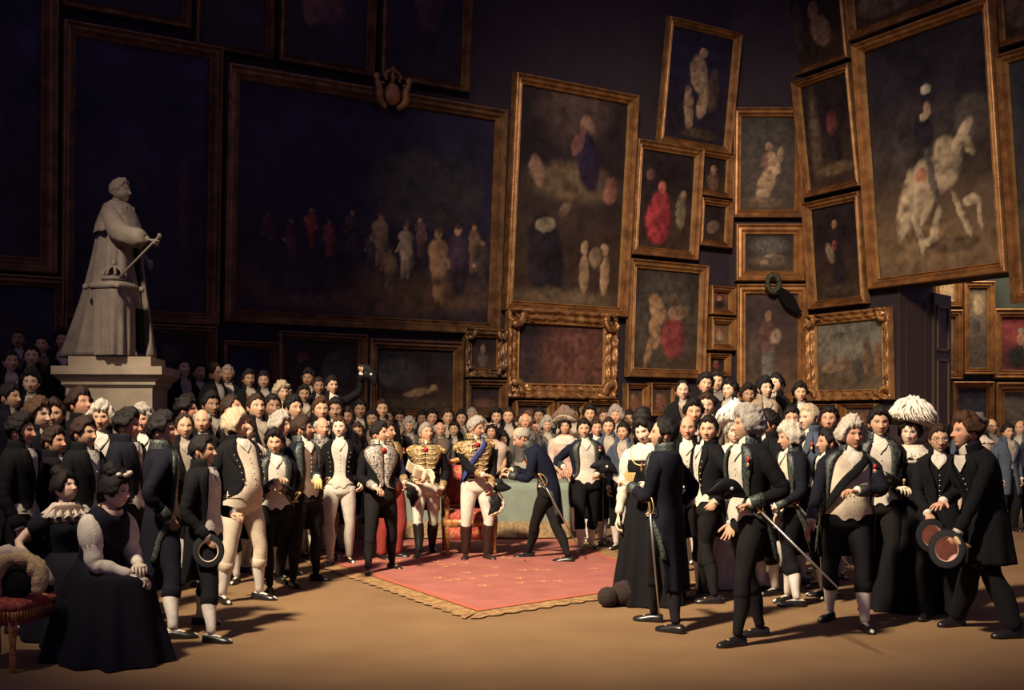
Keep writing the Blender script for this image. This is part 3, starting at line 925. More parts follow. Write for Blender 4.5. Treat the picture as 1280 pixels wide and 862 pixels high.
        if feathers:
            g = MB()
            for j in range(150):
                a = j * 2.399; q_ = sqrt((j + .5) / 150); rr_ = hat[1] * (.22 + .72 * q_) * rs.uniform(.85, 1.12); up_ = .095 + .09 * (1 - q_) + rs.uniform(-.02, .03)
                p0 = np.array((cos(a) * .02, .02 + sin(a) * .02, .14)); p1 = np.array((cos(a) * rr_ * .45, .02 + sin(a) * rr_ * .45, .11 + up_)); p2 = np.array((cos(a) * rr_ * .85, .02 + sin(a) * rr_ * .85, .10 + up_ * .85)); p3 = np.array((cos(a + .2) * rr_ * 1.05, .02 + sin(a + .2) * rr_ * 1.05, .085 + up_ * .35))
                pts = np.array([p0, p1, p2, p3]) @ hR_.T + hO
                g.tube(pts, [.010, .015, .013, .003], n=5, smooth=3, cap=False)
            g.build('feathers', PLUME() if feathers is True else C(feathers), ho)
    Rm = RZ(radians(yaw)) * s; O = np.array((X, d, z0))
    info = dict(root=root, arms=arms, s=s, hO=hO, O=O, hand=lambda kk: Rm @ arms[kk][5] + O, fdir=lambda kk: unit(Rm @ arms[kk][3]), w=lambda p: Rm @ np.array(p, float) + O)
    if key: PEOPLE[key] = info
    return info

def pose_shift(pose):
    # skirts bend with the body only above the waist
    def f(P):
        P = np.asarray(P, float); Q = pose(P)
        flat = P + np.array((0, 0, pose.dz))
        w = sstep(.95, 1.10, P[..., 2])[..., None]
        return flat * (1 - w) + (Q * w)
    return f
# ------------------------------------------------------------------ walls
UB = np.array((.8507, .5257)); NB = np.array((.5257, -.8507))
DB = 20.5
B0 = np.array((at(610, DB), DB))
def hit(O, u, px):
    k = (px - 640) / F
    t = (k * O[1] - O[0]) / (u[0] - k * u[1])
    return t
tB_l = -16.0; tB_r = hit(B0, UB, 912)
CB = B0 + UB * tB_r
WALLS = {'B': (B0, UB, NB)}
UC = np.array((1., 0.)); NC = np.array((0., -1.))
WALLS['C'] = (CB, UC, NC)
tC = hit(CB, UC, 1007); CC = CB + UC * tC
UR = np.array((.5257, -.8507)); NR = np.array((-.8507, -.5257))
WALLS['R'] = (CC, UR, NR)
N0 = np.array((CC[0] + 1.0, CC[1] + 3.0)); WALLS['N'] = (N0, UC, NC)
WALLH = 12.5

def wall_piece(mb, A, Bp, n, z0, z1, th=.3):
    A = np.array(A); Bp = np.array(Bp); n = np.array(n)
    P = []
    for q in (A, Bp, Bp - n * th, A - n * th):
        P.append((*q, z0)); 
    for q in (A, Bp, Bp - n * th, A - n * th):
        P.append((*q, z1))
    mb.raw(P, [[0, 1, 5, 4], [1, 2, 6, 5], [2, 3, 7, 6], [3, 0, 4, 7], [4, 5, 6, 7], [3, 2, 1, 0]])

wallm = mat('wall_cloth', (.026, .016, .026), .9, vary=.25, vscale=3, bump=.2, bscale=60)
wallg = mat('gallery_green', (.045, .058, .045), .9, vary=.2, vscale=3)
floorm = mat('floor_matting', (.235, .140, .066), .8, spec=.25, col2=(.19, .108, .052), mixscale=1.3, mixlo=.3, mixhi=.7, vary=.10, vscale=90, bump=.12, bscale=220)
darkwood = mat('dark_wood', (.040, .024, .018), .5, vary=.3, vscale=8, bump=.2, stretch=(8, 8, 1))

g = MB(); g.box((0, 11, -.10), (44, 44, .20)); fo = g.build('floor', floorm, smooth=False); fo['kind'] = 'structure'
g = MB(); wall_piece(g, B0 + UB * tB_l, CB, NB, 0, WALLH); o = g.build('wall_back', wallm, smooth=False); o['kind'] = 'structure'
g = MB(); wall_piece(g, CB, CC, NC, 0, WALLH); o = g.build('wall_corner', wallm, smooth=False); o['kind'] = 'structure'
tO1 = hit(CC, UR, 1122); tO2 = hit(CC, UR, 1122) + 3.6; tE = 14.0
zO = EYE + (HZ - 348) * (CC + UR * (tO1 + 1.0))[1] / F
g = MB()
wall_piece(g, CC, CC + UR * tO1, NR, 0, WALLH, .9)
wall_piece(g, CC + UR * tO1, CC + UR * tO2, NR, zO, WALLH, .9)
wall_piece(g, CC + UR * tO2, CC + UR * tE, NR, 0, WALLH, .9)
o = g.build('wall_right', wallm, smooth=False); o['kind'] = 'structure'
# dark panelled jamb lining of the doorway
g = MB()
J = CC + UR * tO1
q = J + UR * .02
wall_piece(g, q + NR * .02, q + UR * .05 + NR * .02, NR, 0, zO, .96)
for z0, z1 in ((.25, 1.3), (1.5, zO - .25)):
    p0 = J + UR * .075 - NR * .15; p1 = J + UR * .075 - NR * .75
    for za, zb, a, b in ((z0, z0 + .05, 0, 1), (z1 - .05, z1, 0, 1), (z0, z1, 0, .08), (z0, z1, .92, 1)):
        A = p0 + (p1 - p0) * a; Bq = p0 + (p1 - p0) * b
        c = (A + Bq) / 2; L = np.linalg.norm(Bq - A)
        g.box((*c, (za + zb) / 2), (L, .03, zb - za), rot=RZ(atan2((Bq - A)[1], (Bq - A)[0])))
o = g.build('trim_1', darkwood, smooth=False); o['kind'] = 'structure'
g = MB(); wall_piece(g, N0 + UC * -3, N0 + UC * 9, NC, 0, WALLH * .8); o = g.build('wall_gallery', wallg, smooth=False); o['kind'] = 'structure'
# dado along the foot of the walls
for nm, (O, u, n), a, b in (('baseboard_back', WALLS['B'], tB_l, tB_r), ('baseboard_corner', WALLS['C'], 0, tC), ('baseboard_right', WALLS['R'], 0, tO1)):
    g = MB(); wall_piece(g, O + u * a + n * .05, O + u * b + n * .05, n, 0, .95, .06); wall_piece(g, O + u * a + n * .08, O + u * b + n * .08, n, .92, .99, .09)
    o = g.build(nm, darkwood, smooth=False); o['kind'] = 'structure'
# open door leaf standing in the next room
dA = J + UR * .12 - NR * .93
pxl = 1190; 
ddir = np.array((at(1189, dA[1] + .55) - dA[0], .55)); dl = np.linalg.norm(ddir); du = ddir / dl
g = MB(); nd = np.array((du[1], -du[0]))
wall_piece(g, dA, dA + ddir, nd, 0.01, zO - .12, .06)
o = g.build('door_1', darkwood, smooth=False); o['kind'] = 'structure'
for z0, z1 in ((.3, 1.35), (1.55, 2.9), (3.05, zO - .35)):
    f = MB()
    for za, zb, a, b in ((z0, z0 + .05, .15, .85), (z1 - .05, z1, .15, .85), (z0, z1, .15, .22), (z0, z1, .78, .85)):
        A = dA + ddir * a + nd * .012; Bq = dA + ddir * b + nd * .012; c = (A + Bq) / 2
        f.box((*c, (za + zb) / 2), (np.linalg.norm(Bq - A), .03, zb - za), rot=RZ(atan2(du[1], du[0])))
    f.build('door_panel', mat('door_moulding', (.10, .055, .03), .5), o, smooth=False)

# ------------------------------------------------------------------ pictures
def gild(k):
    t = {'a': ((.40, .20, .075), (.20, .090, .035)), 'b': ((.46, .235, .085), (.27, .125, .045)), 'd': ((.26, .14, .06), (.12, .06, .03)), 'slip': ((.62, .36, .13), (.40, .21, .08))}[k]
    return mat('gilding_' + k, t[0], .42, metal=.45, col2=t[1], mixscale=5, mixlo=.35, mixhi=.65, vary=.22, vscale=60, bump=.35, bscale=50)
CANV = mat('painted_canvas', (1, 1, 1), .6, vcol=True, spec=.25)

def fig(u, v, h, asp, c, hc=(.30, .18, .10), w=.30, lean=0):
    """a vague standing figure: legs or robe, trunk, sleeve, head and hair"""
    k = h * asp; c = np.array(c); r_ = random.Random(int(u * 999 + v * 77)); f = r_.choice((-1, 1))
    return [(u + .04 * k, v - h * .20, k * .15, h * .30, 0, tuple(c * .45), .9), (u - .05 * k, v - h * .28, k * .055, h * .24, 4 * f, tuple(c * .8), .9), (u + .07 * k, v - h * .30, k * .05, h * .22, -6 * f, tuple(c * .7), .9),
            (u, v, k * .15, h * .22, lean, tuple(c), .95), (u - .02 * k, v + h * .16, k * .17, h * .12, lean, tuple(c * 1.15), .95), (u + f * .14 * k, v + h * .06, k * .045, h * .17, 25 * f, tuple(c * 1.1), .9), (u + f * .20 * k, v - h * .06, k * .035, h * .03, 0, hc, .9),
            (u, v + h * .345, k * .062, h * .075, 0, hc, .95), (u + .01 * k, v + h * .385, k * .075, h * .05, 0, tuple(c * .25), .9)]

def picture(label, wall, xl, xr, yt, yb, lean=3, fw=12, blobs=(), bg=((.02, .015, .03), (.05, .03, .025)), gk='a', ornate=False, mount=None, depth=.15, seed=0, extra=None, name='framed_painting'):
    O, u, n = WALLS[wall]
    dep = .06
    O2 = O + n * dep
    tl, tr = hit(O2, u, xl), hit(O2, u, xr)
    pL, pR = O2 + u * tl, O2 + u * tr
    mid = (pL + pR) / 2; W = abs(tr - tl)
    zb = EYE + (HZ - yb) * mid[1] / F
    la = radians(lean); best = None
    for Lh in np.linspace(.1, 9, 891):
        p = mid + n * Lh * sin(la)
        y = HZ - (zb + Lh * cos(la) - EYE) * F / p[1]
        if y <= yt: break
    Hh = Lh
    fwm = fw * mid[1] / F
    R = Matrix.Identity(3)
    U = Vector((*u, 0)); Nn = Vector((*n, 0)); Z = Vector((0, 0, 1))
    up = (Z * cos(la) + Nn * sin(la)); nn = (Nn * cos(la) - Z * sin(la))
    root = empty(name, (0, 0, 0), 0, label, 'painting', 'pictures hung on the gallery walls' if wall != 'N' else 'pictures in the next gallery')
    M4 = Matrix((( U.x, -nn.x, up.x, mid[0]), (U.y, -nn.y, up.y, mid[1]), (U.z, -nn.z, up.z, zb), (0, 0, 0, 1)))
    root.matrix_world = M4
    # local: x along wall, -y out of the wall, z up the frame
    D = depth * (1 + fwm)
    prof = np.array([(0, 0), (0, .75), (.06, .95), (.16, 1.0), (.26, .82), (.34, .62), (.52, .66), (.62, .74), (.70, .55), (.80, .36), (.90, .42), (.96, .30), (1.0, .15)])
    rs = np.random.RandomState(seed + int(xl) % 1000)
    g = MB(); hw, hh = W / 2, Hh
    def rect(i):  # inset rectangle corner list
        return [(-hw + i, i), (hw - i, i), (hw - i, hh - i), (-hw + i, hh - i)]
    for s_ in range(4):
        nseg = max(2, int((W if s_ % 2 == 0 else Hh) / (.05 if ornate else .30)))
        T = np.linspace(0, 1, nseg + 1)
        P = np.zeros((len(prof), nseg + 1, 3))
        for i, (a, h) in enumerate(prof):
            c = rect(a * fwm); p0 = np.array(c[s_]); p1 = np.array(c[(s_ + 1) % 4])
            q = p0[None] + (p1 - p0)[None] * T[:, None]
            hgt = h * D * np.ones(nseg + 1)
            if ornate and 1 < i < 12:
                s1 = T * (W if s_ % 2 == 0 else Hh)
                hgt = hgt + D * .38 * np.sin(s1 * 38 + i * 1.3) * np.sin(s1 * 17 + i * .7) * (.4 + .6 * (np.abs(T - .5) > .32))
                q = q + (rs.normal(size=q.shape) * fwm * .045 * (0 < T[:, None]) * (T[:, None] < 1))
            P[i, :, 0] = q[:, 0]; P[i, :, 1] = -hgt; P[i, :, 2] = q[:, 1]
        g.grid(P, flip=True)
    g.build('frame', gild(gk), root, smooth=ornate)
    g = MB()
    for s_ in range(4):
        rows = []
        for a_, h_ in ((.90, .30), (.91, .50), (.95, .56), (.99, .42), (1.03, .20)):
            c = rect(a_ * fwm); p0 = np.array(c[s_]); p1 = np.array(c[(s_ + 1) % 4]); q = np.array([p0, p1])
            rows.append(np.stack([q[:, 0], np.full(2, -h_ * D), q[:, 1]], -1))
        g.grid(np.array(rows), flip=True)
    g.build('inner_slip', gild('slip' if gk != 'd' else 'a'), root, smooth=False)
    if ornate:
        for cx, cz in ((-1, 0), (1, 0), (-1, 1), (1, 1)):
            g = MB()
            for k in range(7):
                a = k / 6 * pi / 2
                x = cx * (hw - fwm * .5 - sin(a) * fwm * .6); z = (fwm * .5 + cos(a) * fwm * .6) if cz == 0 else (hh - fwm * .5 - cos(a) * fwm * .6)
                g.ellipsoid((x, -D * .9, z), (fwm * .27, D * .35, fwm * .27), n=10, m=7, fn=lambda d_: 1 + .25 * np.sin(np.arctan2(d_[..., 1], d_[..., 0]) * 4))
            g.build('corner_ornament', gild(gk), root)
    # canvas
    iw, ih = W - 2 * fwm, Hh - 2 * fwm
    nx = int(np.clip(iw / .03, 16, 170)); ny = int(np.clip(ih / .03, 16, 170))
    uu, vv = np.meshgrid(np.linspace(0, 1, nx), np.linspace(0, 1, ny))
    b0 = np.array(bg[1]); b1 = np.array(bg[0])
    col = b0 + (b1 - b0) * sstep(.1, .75, vv)[..., None]
    sz_ = min(iw, ih, 2.6); ax_, ay_ = iw / sz_, ih / sz_
    N_ = lambda k, sd_: vnoise(uu, vv, k * ax_, k * ay_, sd_)
    col = col * (1 + .35 * N_(4, seed + 3) + .30 * N_(11, seed + 4) + .22 * N_(30, seed + 5))[..., None]
    du_ = uu + (.007 * N_(7, seed + 6) + .009 * N_(18, seed + 7) + .006 * N_(40, seed + 8)) / ax_
    dv_ = vv + (.007 * N_(7, seed + 9) + .009 * N_(18, seed + 10) + .006 * N_(40, seed + 11)) / ay_
    tex = (1 + .45 * N_(14, seed + 12) + .35 * N_(34, seed + 13))[..., None]
    for (bu, bv, ru, rv, rot, c, st) in blobs:
        x = du_ - bu; y = dv_ - bv; a = radians(rot); asp = iw / ih
        x = x * asp
        x2 = x * cos(a) + y * sin(a); y2 = -x * sin(a) + y * cos(a)
        d_ = np.sqrt((x2 / (ru * asp)) ** 2 + (y2 / rv) ** 2)
        big_ = max(ru, rv) > .3
        m_ = ((sstep(1.3, .5, d_) if big_ else sstep(1.12, .82, d_)) * st)[..., None]
        # one side of each form is painted lighter, as a painter models it
        shade = 1 + .35 * np.clip(-x2 / (ru * asp), -1, 1)[..., None] * (not big_)
        col = col * (1 - m_) + np.array(c) * tex * shade * m_
    g = MB(); P = np.stack([-iw / 2 + uu * iw, np.full_like(uu, -.02), fwm + vv * ih], -1)
    g.grid(P, col=np.clip(col, .002, 1))
    g.build('canvas', CANV, root)
    return dict(root=root, W=W, H=Hh, D=D, M=M4, fwm=fwm)

NAVY = ((.018, .014, .040), (.022, .015, .026))
BRN = ((.020, .013, .016), (.045, .026, .018))
K = (.035, .02, .02)
picture('huge dark painting at the far left edge, cut by the frame of the photo', 'B', -150, 70, -60, 337, 2, 20, [(.6, .5, .2, .3, 0, (.03, .02, .04), .6)], NAVY, 'd')
picture('dark framed picture below the huge one at the far left, behind the platform', 'B', -90, 82, 343, 478, 1, 14, [(.5, .5, .3, .3, 0, (.03, .02, .03), .6)], NAVY, 'd')
picture('tall nearly black painting hanging directly behind the plaster statue', 'B', 74, 271, 45, 403, 3, 15,
        [(.82, .42, .05, .2, 0, (.07, .025, .03), .5), (.45, .55, .06, .12, 20, (.06, .025, .03), .4), (.4, .25, .1, .1, 0, (.035, .02, .03), .5)], NAVY, 'd')
FG = []
for (a, b, h, c) in ((.12, .36, .22, (.07, .03, .03)), (.20, .34, .22, (.06, .03, .03)), (.27, .40, .20, (.20, .04, .035)), (.34, .36, .20, (.17, .045, .04)), (.42, .40, .24, (.05, .03, .03)), (.50, .32, .20, (.05, .04, .04)),
                     (.54, .38, .30, (.22, .15, .09)), (.58, .24, .26, (.16, .11, .06)), (.64, .34, .30, (.36, .27, .18)), (.70, .40, .22, (.09, .05, .05)), (.78, .28, .42, (.26, .15, .08)), (.86, .32, .40, (.05, .03, .05)), (.93, .38, .28, (.14, .08, .05)), (.97, .30, .3, (.04, .03, .03))):
    FG += fig(a, b, h * .95, .62, c, (.30, .17, .10), .26)
big = picture('very large history painting of a dim crowd of courtiers, crowned by a gilt crest', 'B', 276, 620, 112, 411, 4, 15,
        [(.5, .12, .6, .12, 0, (.10, .055, .03), .7), (.25, .2, .2, .12, 0, (.02, .014, .03), .8), (.72, .62, .25, .2, 0, (.04, .035, .03), .6)] + FG, NAVY, 'd', ornate=False)
picture('wide dark painting in the top row, above the statue\'s painting', 'B', 74, 236, -190, 24, 4, 10, [], NAVY, 'd')
picture('narrow dark painting in the top row, directly right of the widest one', 'B', 242, 338, -150, 68, 4, 8, [(.5, .4, .2, .2, 0, (.06, .03, .03), .5)], NAVY, 'd')
picture('top row dark painting with a dim cloudy reddish nude shape', 'B', 346, 464, -140, 88, 4, 9, [(.45, .35, .28, .12, -30, (.12, .055, .05), .7), (.3, .3, .1, .1, 0, (.16, .08, .06), .6)], NAVY, 'd')
picture('top row dark painting directly left of the bare dark wall', 'B', 472, 582, -130, 108, 4, 9, [(.55, .45, .2, .2, 0, (.07, .035, .035), .6)], NAVY, 'd')
picture('tall altarpiece painting with glowing cloud figure and two pale children below', 'B', 627, 779, 107, 392, 5, 12,
        [(.5, .95, .35, .2, 0, (.09, .055, .05), .7), (.5, .58, .42, .10, 0, (.14, .095, .055), .75), (.18, .62, .07, .08, 20, (.22, .13, .09), .7), (.88, .57, .07, .07, 0, (.20, .08, .06), .7),
         (.62, .86, .07, .05, 0, (.26, .15, .10), .8), (.64, .70, .11, .16, 12, (.02, .012, .035), .95), (.55, .78, .05, .08, -20, (.20, .09, .07), .7),
         (.30, .20, .17, .24, 10, (.015, .01, .018), .95), (.28, .37, .09, .035, 15, (.26, .21, .13), .85), (.45, .45, .04, .05, -40, (.18, .12, .08), .7),
         (.66, .15, .045, .10, 0, (.30, .19, .11), .9), (.66, .28, .035, .03, 0, (.33, .21, .13), .9), (.86, .15, .045, .10, 0, (.30, .19, .11), .9), (.85, .28, .035, .03, 0, (.33, .21, .13), .9), (.76, .24, .06, .05, 0, (.22, .15, .09), .8), (.5, .03, .5, .05, 0, (.14, .10, .06), .7)], BRN, 'a')
picture('reddish square picture in the richest carved gilt frame, behind the king', 'B', 629, 765, 389, 498, 2, 18, [(.68, .5, .45, .6, 0, (.14, .055, .04), .8), (.55, .45, .12, .18, 20, (.10, .04, .035), .6), (.8, .6, .15, .2, 0, (.12, .05, .035), .6), (.1, .3, .15, .5, 0, (.04, .025, .03), .8)], BRN, 'a', ornate=True)
picture('painting of a seated figure in a wide scarlet robe on dark ground', 'B', 785, 868, 181, 322, 5, 11, [(.38, .28, .24, .24, 0, (.30, .035, .045), .95), (.42, .48, .17, .14, 0, (.30, .04, .045), .95), (.42, .64, .08, .06, 0, (.40, .12, .09), .9), (.8, .42, .10, .20, 0, (.20, .16, .10), .85), (.84, .58, .06, .05, 0, (.28, .17, .11), .9), (.2, .75, .08, .06, 0, (.16, .08, .06), .7)], BRN, 'a', depth=.13)
picture('high hanging painting of two pale intertwined nude figures', 'B', 819, 909, 32, 186, 8, 9, [(.5, .62, .14, .18, 15, (.33, .23, .15), .9), (.60, .38, .09, .16, -12, (.32, .22, .14), .9), (.38, .30, .08, .20, 8, (.28, .19, .12), .9), (.54, .82, .07, .05, 0, (.32, .22, .15), .95), (.4, .68, .07, .05, 0, (.25, .16, .10), .9), (.6, .08, .3, .05, 0, (.08, .05, .03), .7), (.75, .5, .1, .2, 0, (.08, .05, .04), .8)], NAVY, 'a', depth=.13)
picture('small portrait in a gilt frame, upper of the stacked pair beside the scarlet robe', 'B', 869, 910, 190, 247, 4, 8, [(.5, .3, .25, .3, 0, (.15, .08, .06), .9), (.5, .65, .13, .13, 0, (.32, .19, .12), .9)], BRN, 'a')
picture('small dark picture in a gilt frame, lower of the stacked pair beside the scarlet robe', 'B', 869, 909, 250, 309, 4, 8, [(.5, .4, .3, .18, 25, (.17, .11, .08), .8)], BRN, 'a')
picture('painting of a pale nude beside a seated figure with a red cloth', 'B', 780, 877, 328, 472, 3, 11, [(.5, .5, .6, .6, 0, (.09, .075, .055), .7), (.36, .62, .11, .17, 25, (.34, .20, .11), .9), (.33, .38, .09, .18, 8, (.33, .19, .10), .9), (.24, .18, .05, .18, -12, (.28, .16, .09), .85), (.62, .32, .20, .22, 0, (.23, .045, .045), .85), (.68, .58, .16, .08, 5, (.27, .16, .10), .85), (.60, .72, .09, .05, 0, (.12, .08, .05), .8)], BRN, 'a', depth=.12)
picture('tiny framed portrait, topmost of the three in the narrow column', 'B', 883, 914, 358, 394, 1, 7, [(.5, .3, .3, .2, 0, (.02, .015, .015), .95), (.5, .65, .16, .16, 0, (.35, .18, .12), .9)], ((.14, .05, .04), (.09, .05, .04)), 'b')
picture('tiny framed picture with a pale figure, middle one of the narrow column', 'B', 883, 915, 397, 438, 1, 8, [(.5, .4, .25, .25, 0, (.40, .26, .14), .9), (.5, .72, .2, .1, 0, (.30, .08, .06), .8)], ((.16, .10, .06), (.18, .12, .07)), 'b')
picture('tiny framed picture, lowest of the narrow column above the raised onlookers', 'B', 880, 908, 442, 470, 1, 6, [(.5, .5, .2, .3, 0, (.22, .06, .05), .9), (.5, .75, .12, .1, 0, (.3, .18, .12), .9)], BRN, 'b')
picture('small dark picture below the huge frames, behind the raised onlookers', 'B', 276, 344, 427, 502, 1, 9, [(.5, .3, .3, .2, 0, (.06, .04, .05), .8)], NAVY, 'd')
picture('brown picture with small red spot, left of the raised hat', 'B', 344, 455, 416, 520, 1, 10, [(.25, .75, .08, .06, 0, (.20, .05, .05), .8), (.7, .55, .2, .3, 0, (.06, .055, .05), .7)], BRN, 'd')
picture('dark picture low on the wall between pedestal and raised onlookers', 'B', 176, 268, 407, 505, 1, 11, [(.4, .7, .2, .15, 0, (.06, .03, .03), .8)], BRN, 'd')
picture('dark landscape with a small pale reclining figure', 'B', 458, 574, 426, 524, 1, 11, [(.55, .30, .20, .06, 8, (.27, .17, .09), .9), (.75, .38, .05, .05, 0, (.30, .19, .11), .9), (.3, .6, .3, .25, 0, (.06, .06, .055), .7), (.5, .12, .5, .08, 0, (.08, .06, .035), .7)], BRN, 'd')
picture('small ornate framed portrait left of the richest carved frame', 'B', 577, 628, 411, 472, 1, 11, [(.5, .3, .2, .25, 0, (.10, .07, .06), .9), (.5, .65, .1, .12, 0, (.20, .12, .08), .9)], BRN, 'd', ornate=True)
picture('small brown framed picture under the small ornate portrait', 'B', 578, 630, 475, 522, 1, 9, [(.5, .3, .4, .2, 0, (.13, .06, .045), .8)], BRN, 'd')
for i, (a, b, t_, bt, lb) in enumerate(((640, 688, 501, 534, 'tiny red-brown framed picture below the carved frame, nearest its left corner'), (692, 728, 502, 534, 'tiny framed picture below the carved frame, second along'), (732, 768, 500, 534, 'tiny framed picture below the carved frame, third along'),
        (778, 806, 480, 520, 'small framed picture beneath the nude with red cloth, left one'), (808, 842, 479, 520, 'small framed picture beneath the nude with red cloth, right one'))):
    picture(lb, 'B', a, b, t_, bt, 0, 6, [(.5, .4, .3, .3, 0, (.20, .08, .05), .8), (.4, .65, .15, .1, 0, (.22, .14, .08), .7)], ((.06, .04, .03), (.10, .055, .035)), 'a', seed=i * 7)
picture('painting of a seated woman in pale robe, upper one in the corner', 'C', 914, 1003, 136, 273, 3, 11, [(.5, .5, .6, .6, 0, (.075, .06, .05), .7), (.48, .28, .16, .22, -18, (.36, .24, .14), .9), (.60, .50, .13, .14, 20, (.38, .26, .15), .9), (.52, .68, .07, .05, 0, (.30, .18, .12), .9), (.74, .60, .06, .08, 0, (.28, .19, .12), .85), (.45, .52, .07, .10, 0, (.20, .09, .07), .8), (.4, .08, .4, .06, 0, (.14, .09, .05), .7)], BRN, 'a')
picture('small landscape in a wide gilt frame, middle one in the corner', 'C', 918, 1004, 281, 352, 1, 13, [(.5, .7, .4, .25, 0, (.12, .11, .09), .8), (.5, .3, .4, .2, 0, (.13, .09, .06), .8), (.4, .25, .1, .06, 0, (.32, .19, .11), .8), (.6, .42, .2, .04, 0, (.22, .17, .11), .8)], BRN, 'b')
wre = picture('full-length portrait of a standing man under a dark wreath', 'C', 919, 1008, 356, 505, 1, 12, [(.45, .30, .13, .30, 0, (.13, .11, .10), .9), (.42, .58, .17, .16, 0, (.10, .045, .035), .9), (.44, .78, .07, .06, 0, (.32, .17, .10), .95), (.55, .55, .1, .05, 0, (.22, .15, .10), .8), (.6, .58, .1, .08, 0, (.28, .19, .13), .8), (.2, .35, .12, .3, 0, (.07, .05, .035), .6)], ((.045, .025, .025), (.09, .05, .03)), 'b')
picture('tilted top-row painting with a pale crouching figure', 'R', 985, 1066, -40, 87, 8, 8, [(.6, .35, .16, .2, 30, (.22, .13, .09), .85), (.5, .6, .1, .1, 0, (.20, .11, .08), .8), (.2, .5, .1, .3, 0, (.08, .06, .05), .6)], BRN, 'a')
picture('dark tilted painting of a robed figure in an archway', 'R', 1009, 1081, 91, 240, 8, 9, [(.2, .5, .12, .45, 0, (.14, .10, .065), .7), (.6, .35, .16, .18, 0, (.02, .014, .018), .9), (.58, .58, .12, .12, 0, (.14, .04, .04), .85), (.55, .15, .4, .06, 0, (.16, .11, .06), .8)], BRN, 'a')
picture('dark portrait of a standing officer, lower one beside the big horseman', 'R', 1016, 1088, 247, 383, 5, 10, [(.5, .40, .16, .36, 5, (.02, .014, .020), .95), (.48, .80, .06, .05, 0, (.32, .17, .10), .95), (.35, .50, .08, .12, 20, (.24, .17, .12), .9), (.45, .58, .05, .05, 0, (.26, .06, .05), .9), (.5, .1, .4, .05, 0, (.07, .05, .04), .7)], BRN, 'a')
HR = [(.24, .27, .05, .13, -10, (.30, .22, .14), .85), (.55, .36, .16, .05, 14, (.30, .22, .14), .8), (.60, .10, .25, .035, 0, (.10, .065, .04), .8)]
T_ = (.44, .34, .22)
for b_ in ((.52, .40, .22, .085, 14), (.40, .33, .12, .10, 0), (.64, .48, .11, .08, 40), (.76, .53, .055, .085, -35), (.82, .485, .04, .045, 20), (.28, .30, .06, .15, -12), (.36, .17, .028, .11, 14), (.42, .24, .03, .05, -40), (.72, .22, .026, .11, 22), (.80, .27, .07, .025, -8), (.86, .20, .022, .06, 5), (.50, .19, .03, .08, -20), (.45, .13, .07, .02, 10)):
    HR.append((*b_, T_, .9))
HR += [(.50, .40, .03, .13, 8, (.10, .08, .08), .9), (.42, .41, .05, .03, 0, (.35, .12, .07), .8), (.46, .60, .08, .085, 5, (.02, .015, .025), .95), (.50, .68, .035, .03, 0, (.30, .18, .12), .95), (.49, .735, .05, .02, 0, (.02, .015, .02), .95), (.50, .765, .05, .018, 10, (.48, .42, .33), .9), (.47, .65, .04, .016, 0, (.42, .33, .2), .8)]
picture('great tilted painting of a rider on a white horse, above the doorway', 'R', 1093, 1266, 28, 351, 6, 13, [(.5, .10, .6, .14, 0, (.20, .13, .07), .8), (.4, .55, .5, .2, 0, (.05, .040, .038), .7), (.3, .52, .12, .1, 0, (.05, .04, .04), .7), (.85, .6, .15, .1, 0, (.09, .07, .06), .7)] + HR, ((.022, .017, .026), (.12, .078, .048)), 'b', depth=.18, seed=4)
picture('wide painting cut by the top edge, above the great horseman', 'R', 1064, 1236, -140, 24, 6, 12, [(.3, .2, .3, .15, 0, (.13, .09, .06), .8)], BRN, 'a', depth=.14)
picture('tall gilt-framed painting cut by the edge, right of the great horseman', 'R', 1270, 1420, 48, 372, 6, 13, [(.3, .3, .3, .3, 0, (.06, .05, .05), .7)], ((.03, .03, .04), (.07, .05, .04)), 'a')
picture('upper corner painting cut by the edge, above the tall one', 'R', 1250, 1390, -120, 42, 6, 11, [(.3, .3, .3, .3, 0, (.14, .09, .06), .7)], BRN, 'a')
picture('light landscape with ruined towers in a carved gilt frame', 'R', 1015, 1119, 389, 500, 2, 13, [(.35, .7, .5, .3, 0, (.17, .155, .12), .85), (.3, .38, .25, .1, 10, (.24, .15, .09), .8), (.75, .45, .07, .30, 0, (.12, .075, .045), .85), (.90, .42, .06, .28, 0, (.17, .09, .05), .85), (.6, .25, .1, .2, 0, (.05, .045, .035), .8), (.3, .15, .4, .08, 0, (.10, .075, .045), .8), (.35, .82, .12, .03, 5, (.08, .08, .07), .7)], ((.14, .13, .11), (.10, .07, .045)), 'b', ornate=True)
for i, (a, b, lb) in enumerate(((1018, 1052, 'tiny framed picture under the landscape with towers, left of two'), (1056, 1100, 'tiny framed picture under the landscape with towers, right of two'))):
    picture(lb, 'R', a, b, 505, 536, 0, 5, [(.5, .4, .3, .3, 0, (.18, .08, .05), .8)], ((.08, .05, .04), (.10, .055, .035)), 'a', seed=i)
picture('red-ground portrait of a seated man through the doorway', 'N', 1240, 1312, 386, 473, 0, 10, [(.5, .25, .40, .28, 0, (.02, .026, .02), .95), (.5, .60, .10, .13, 0, (.42, .22, .13), .95), (.50, .74, .09, .05, 0, (.35, .28, .22), .9), (.62, .42, .06, .08, 20, (.36, .26, .18), .9)], ((.26, .055, .05), (.16, .04, .035)), 'b')
picture('tall leaning painting of ghostly figures through the doorway', 'N', 1202, 1241, 352, 468, 0, 8, [(.55, .80, .3, .14, 0, (.40, .28, .16), .8), (.4, .52, .3, .1, 0, (.06, .05, .05), .85), (.5, .2, .4, .2, 0, (.09, .07, .06), .8)], ((.16, .12, .08), (.08, .06, .05)), 'b')
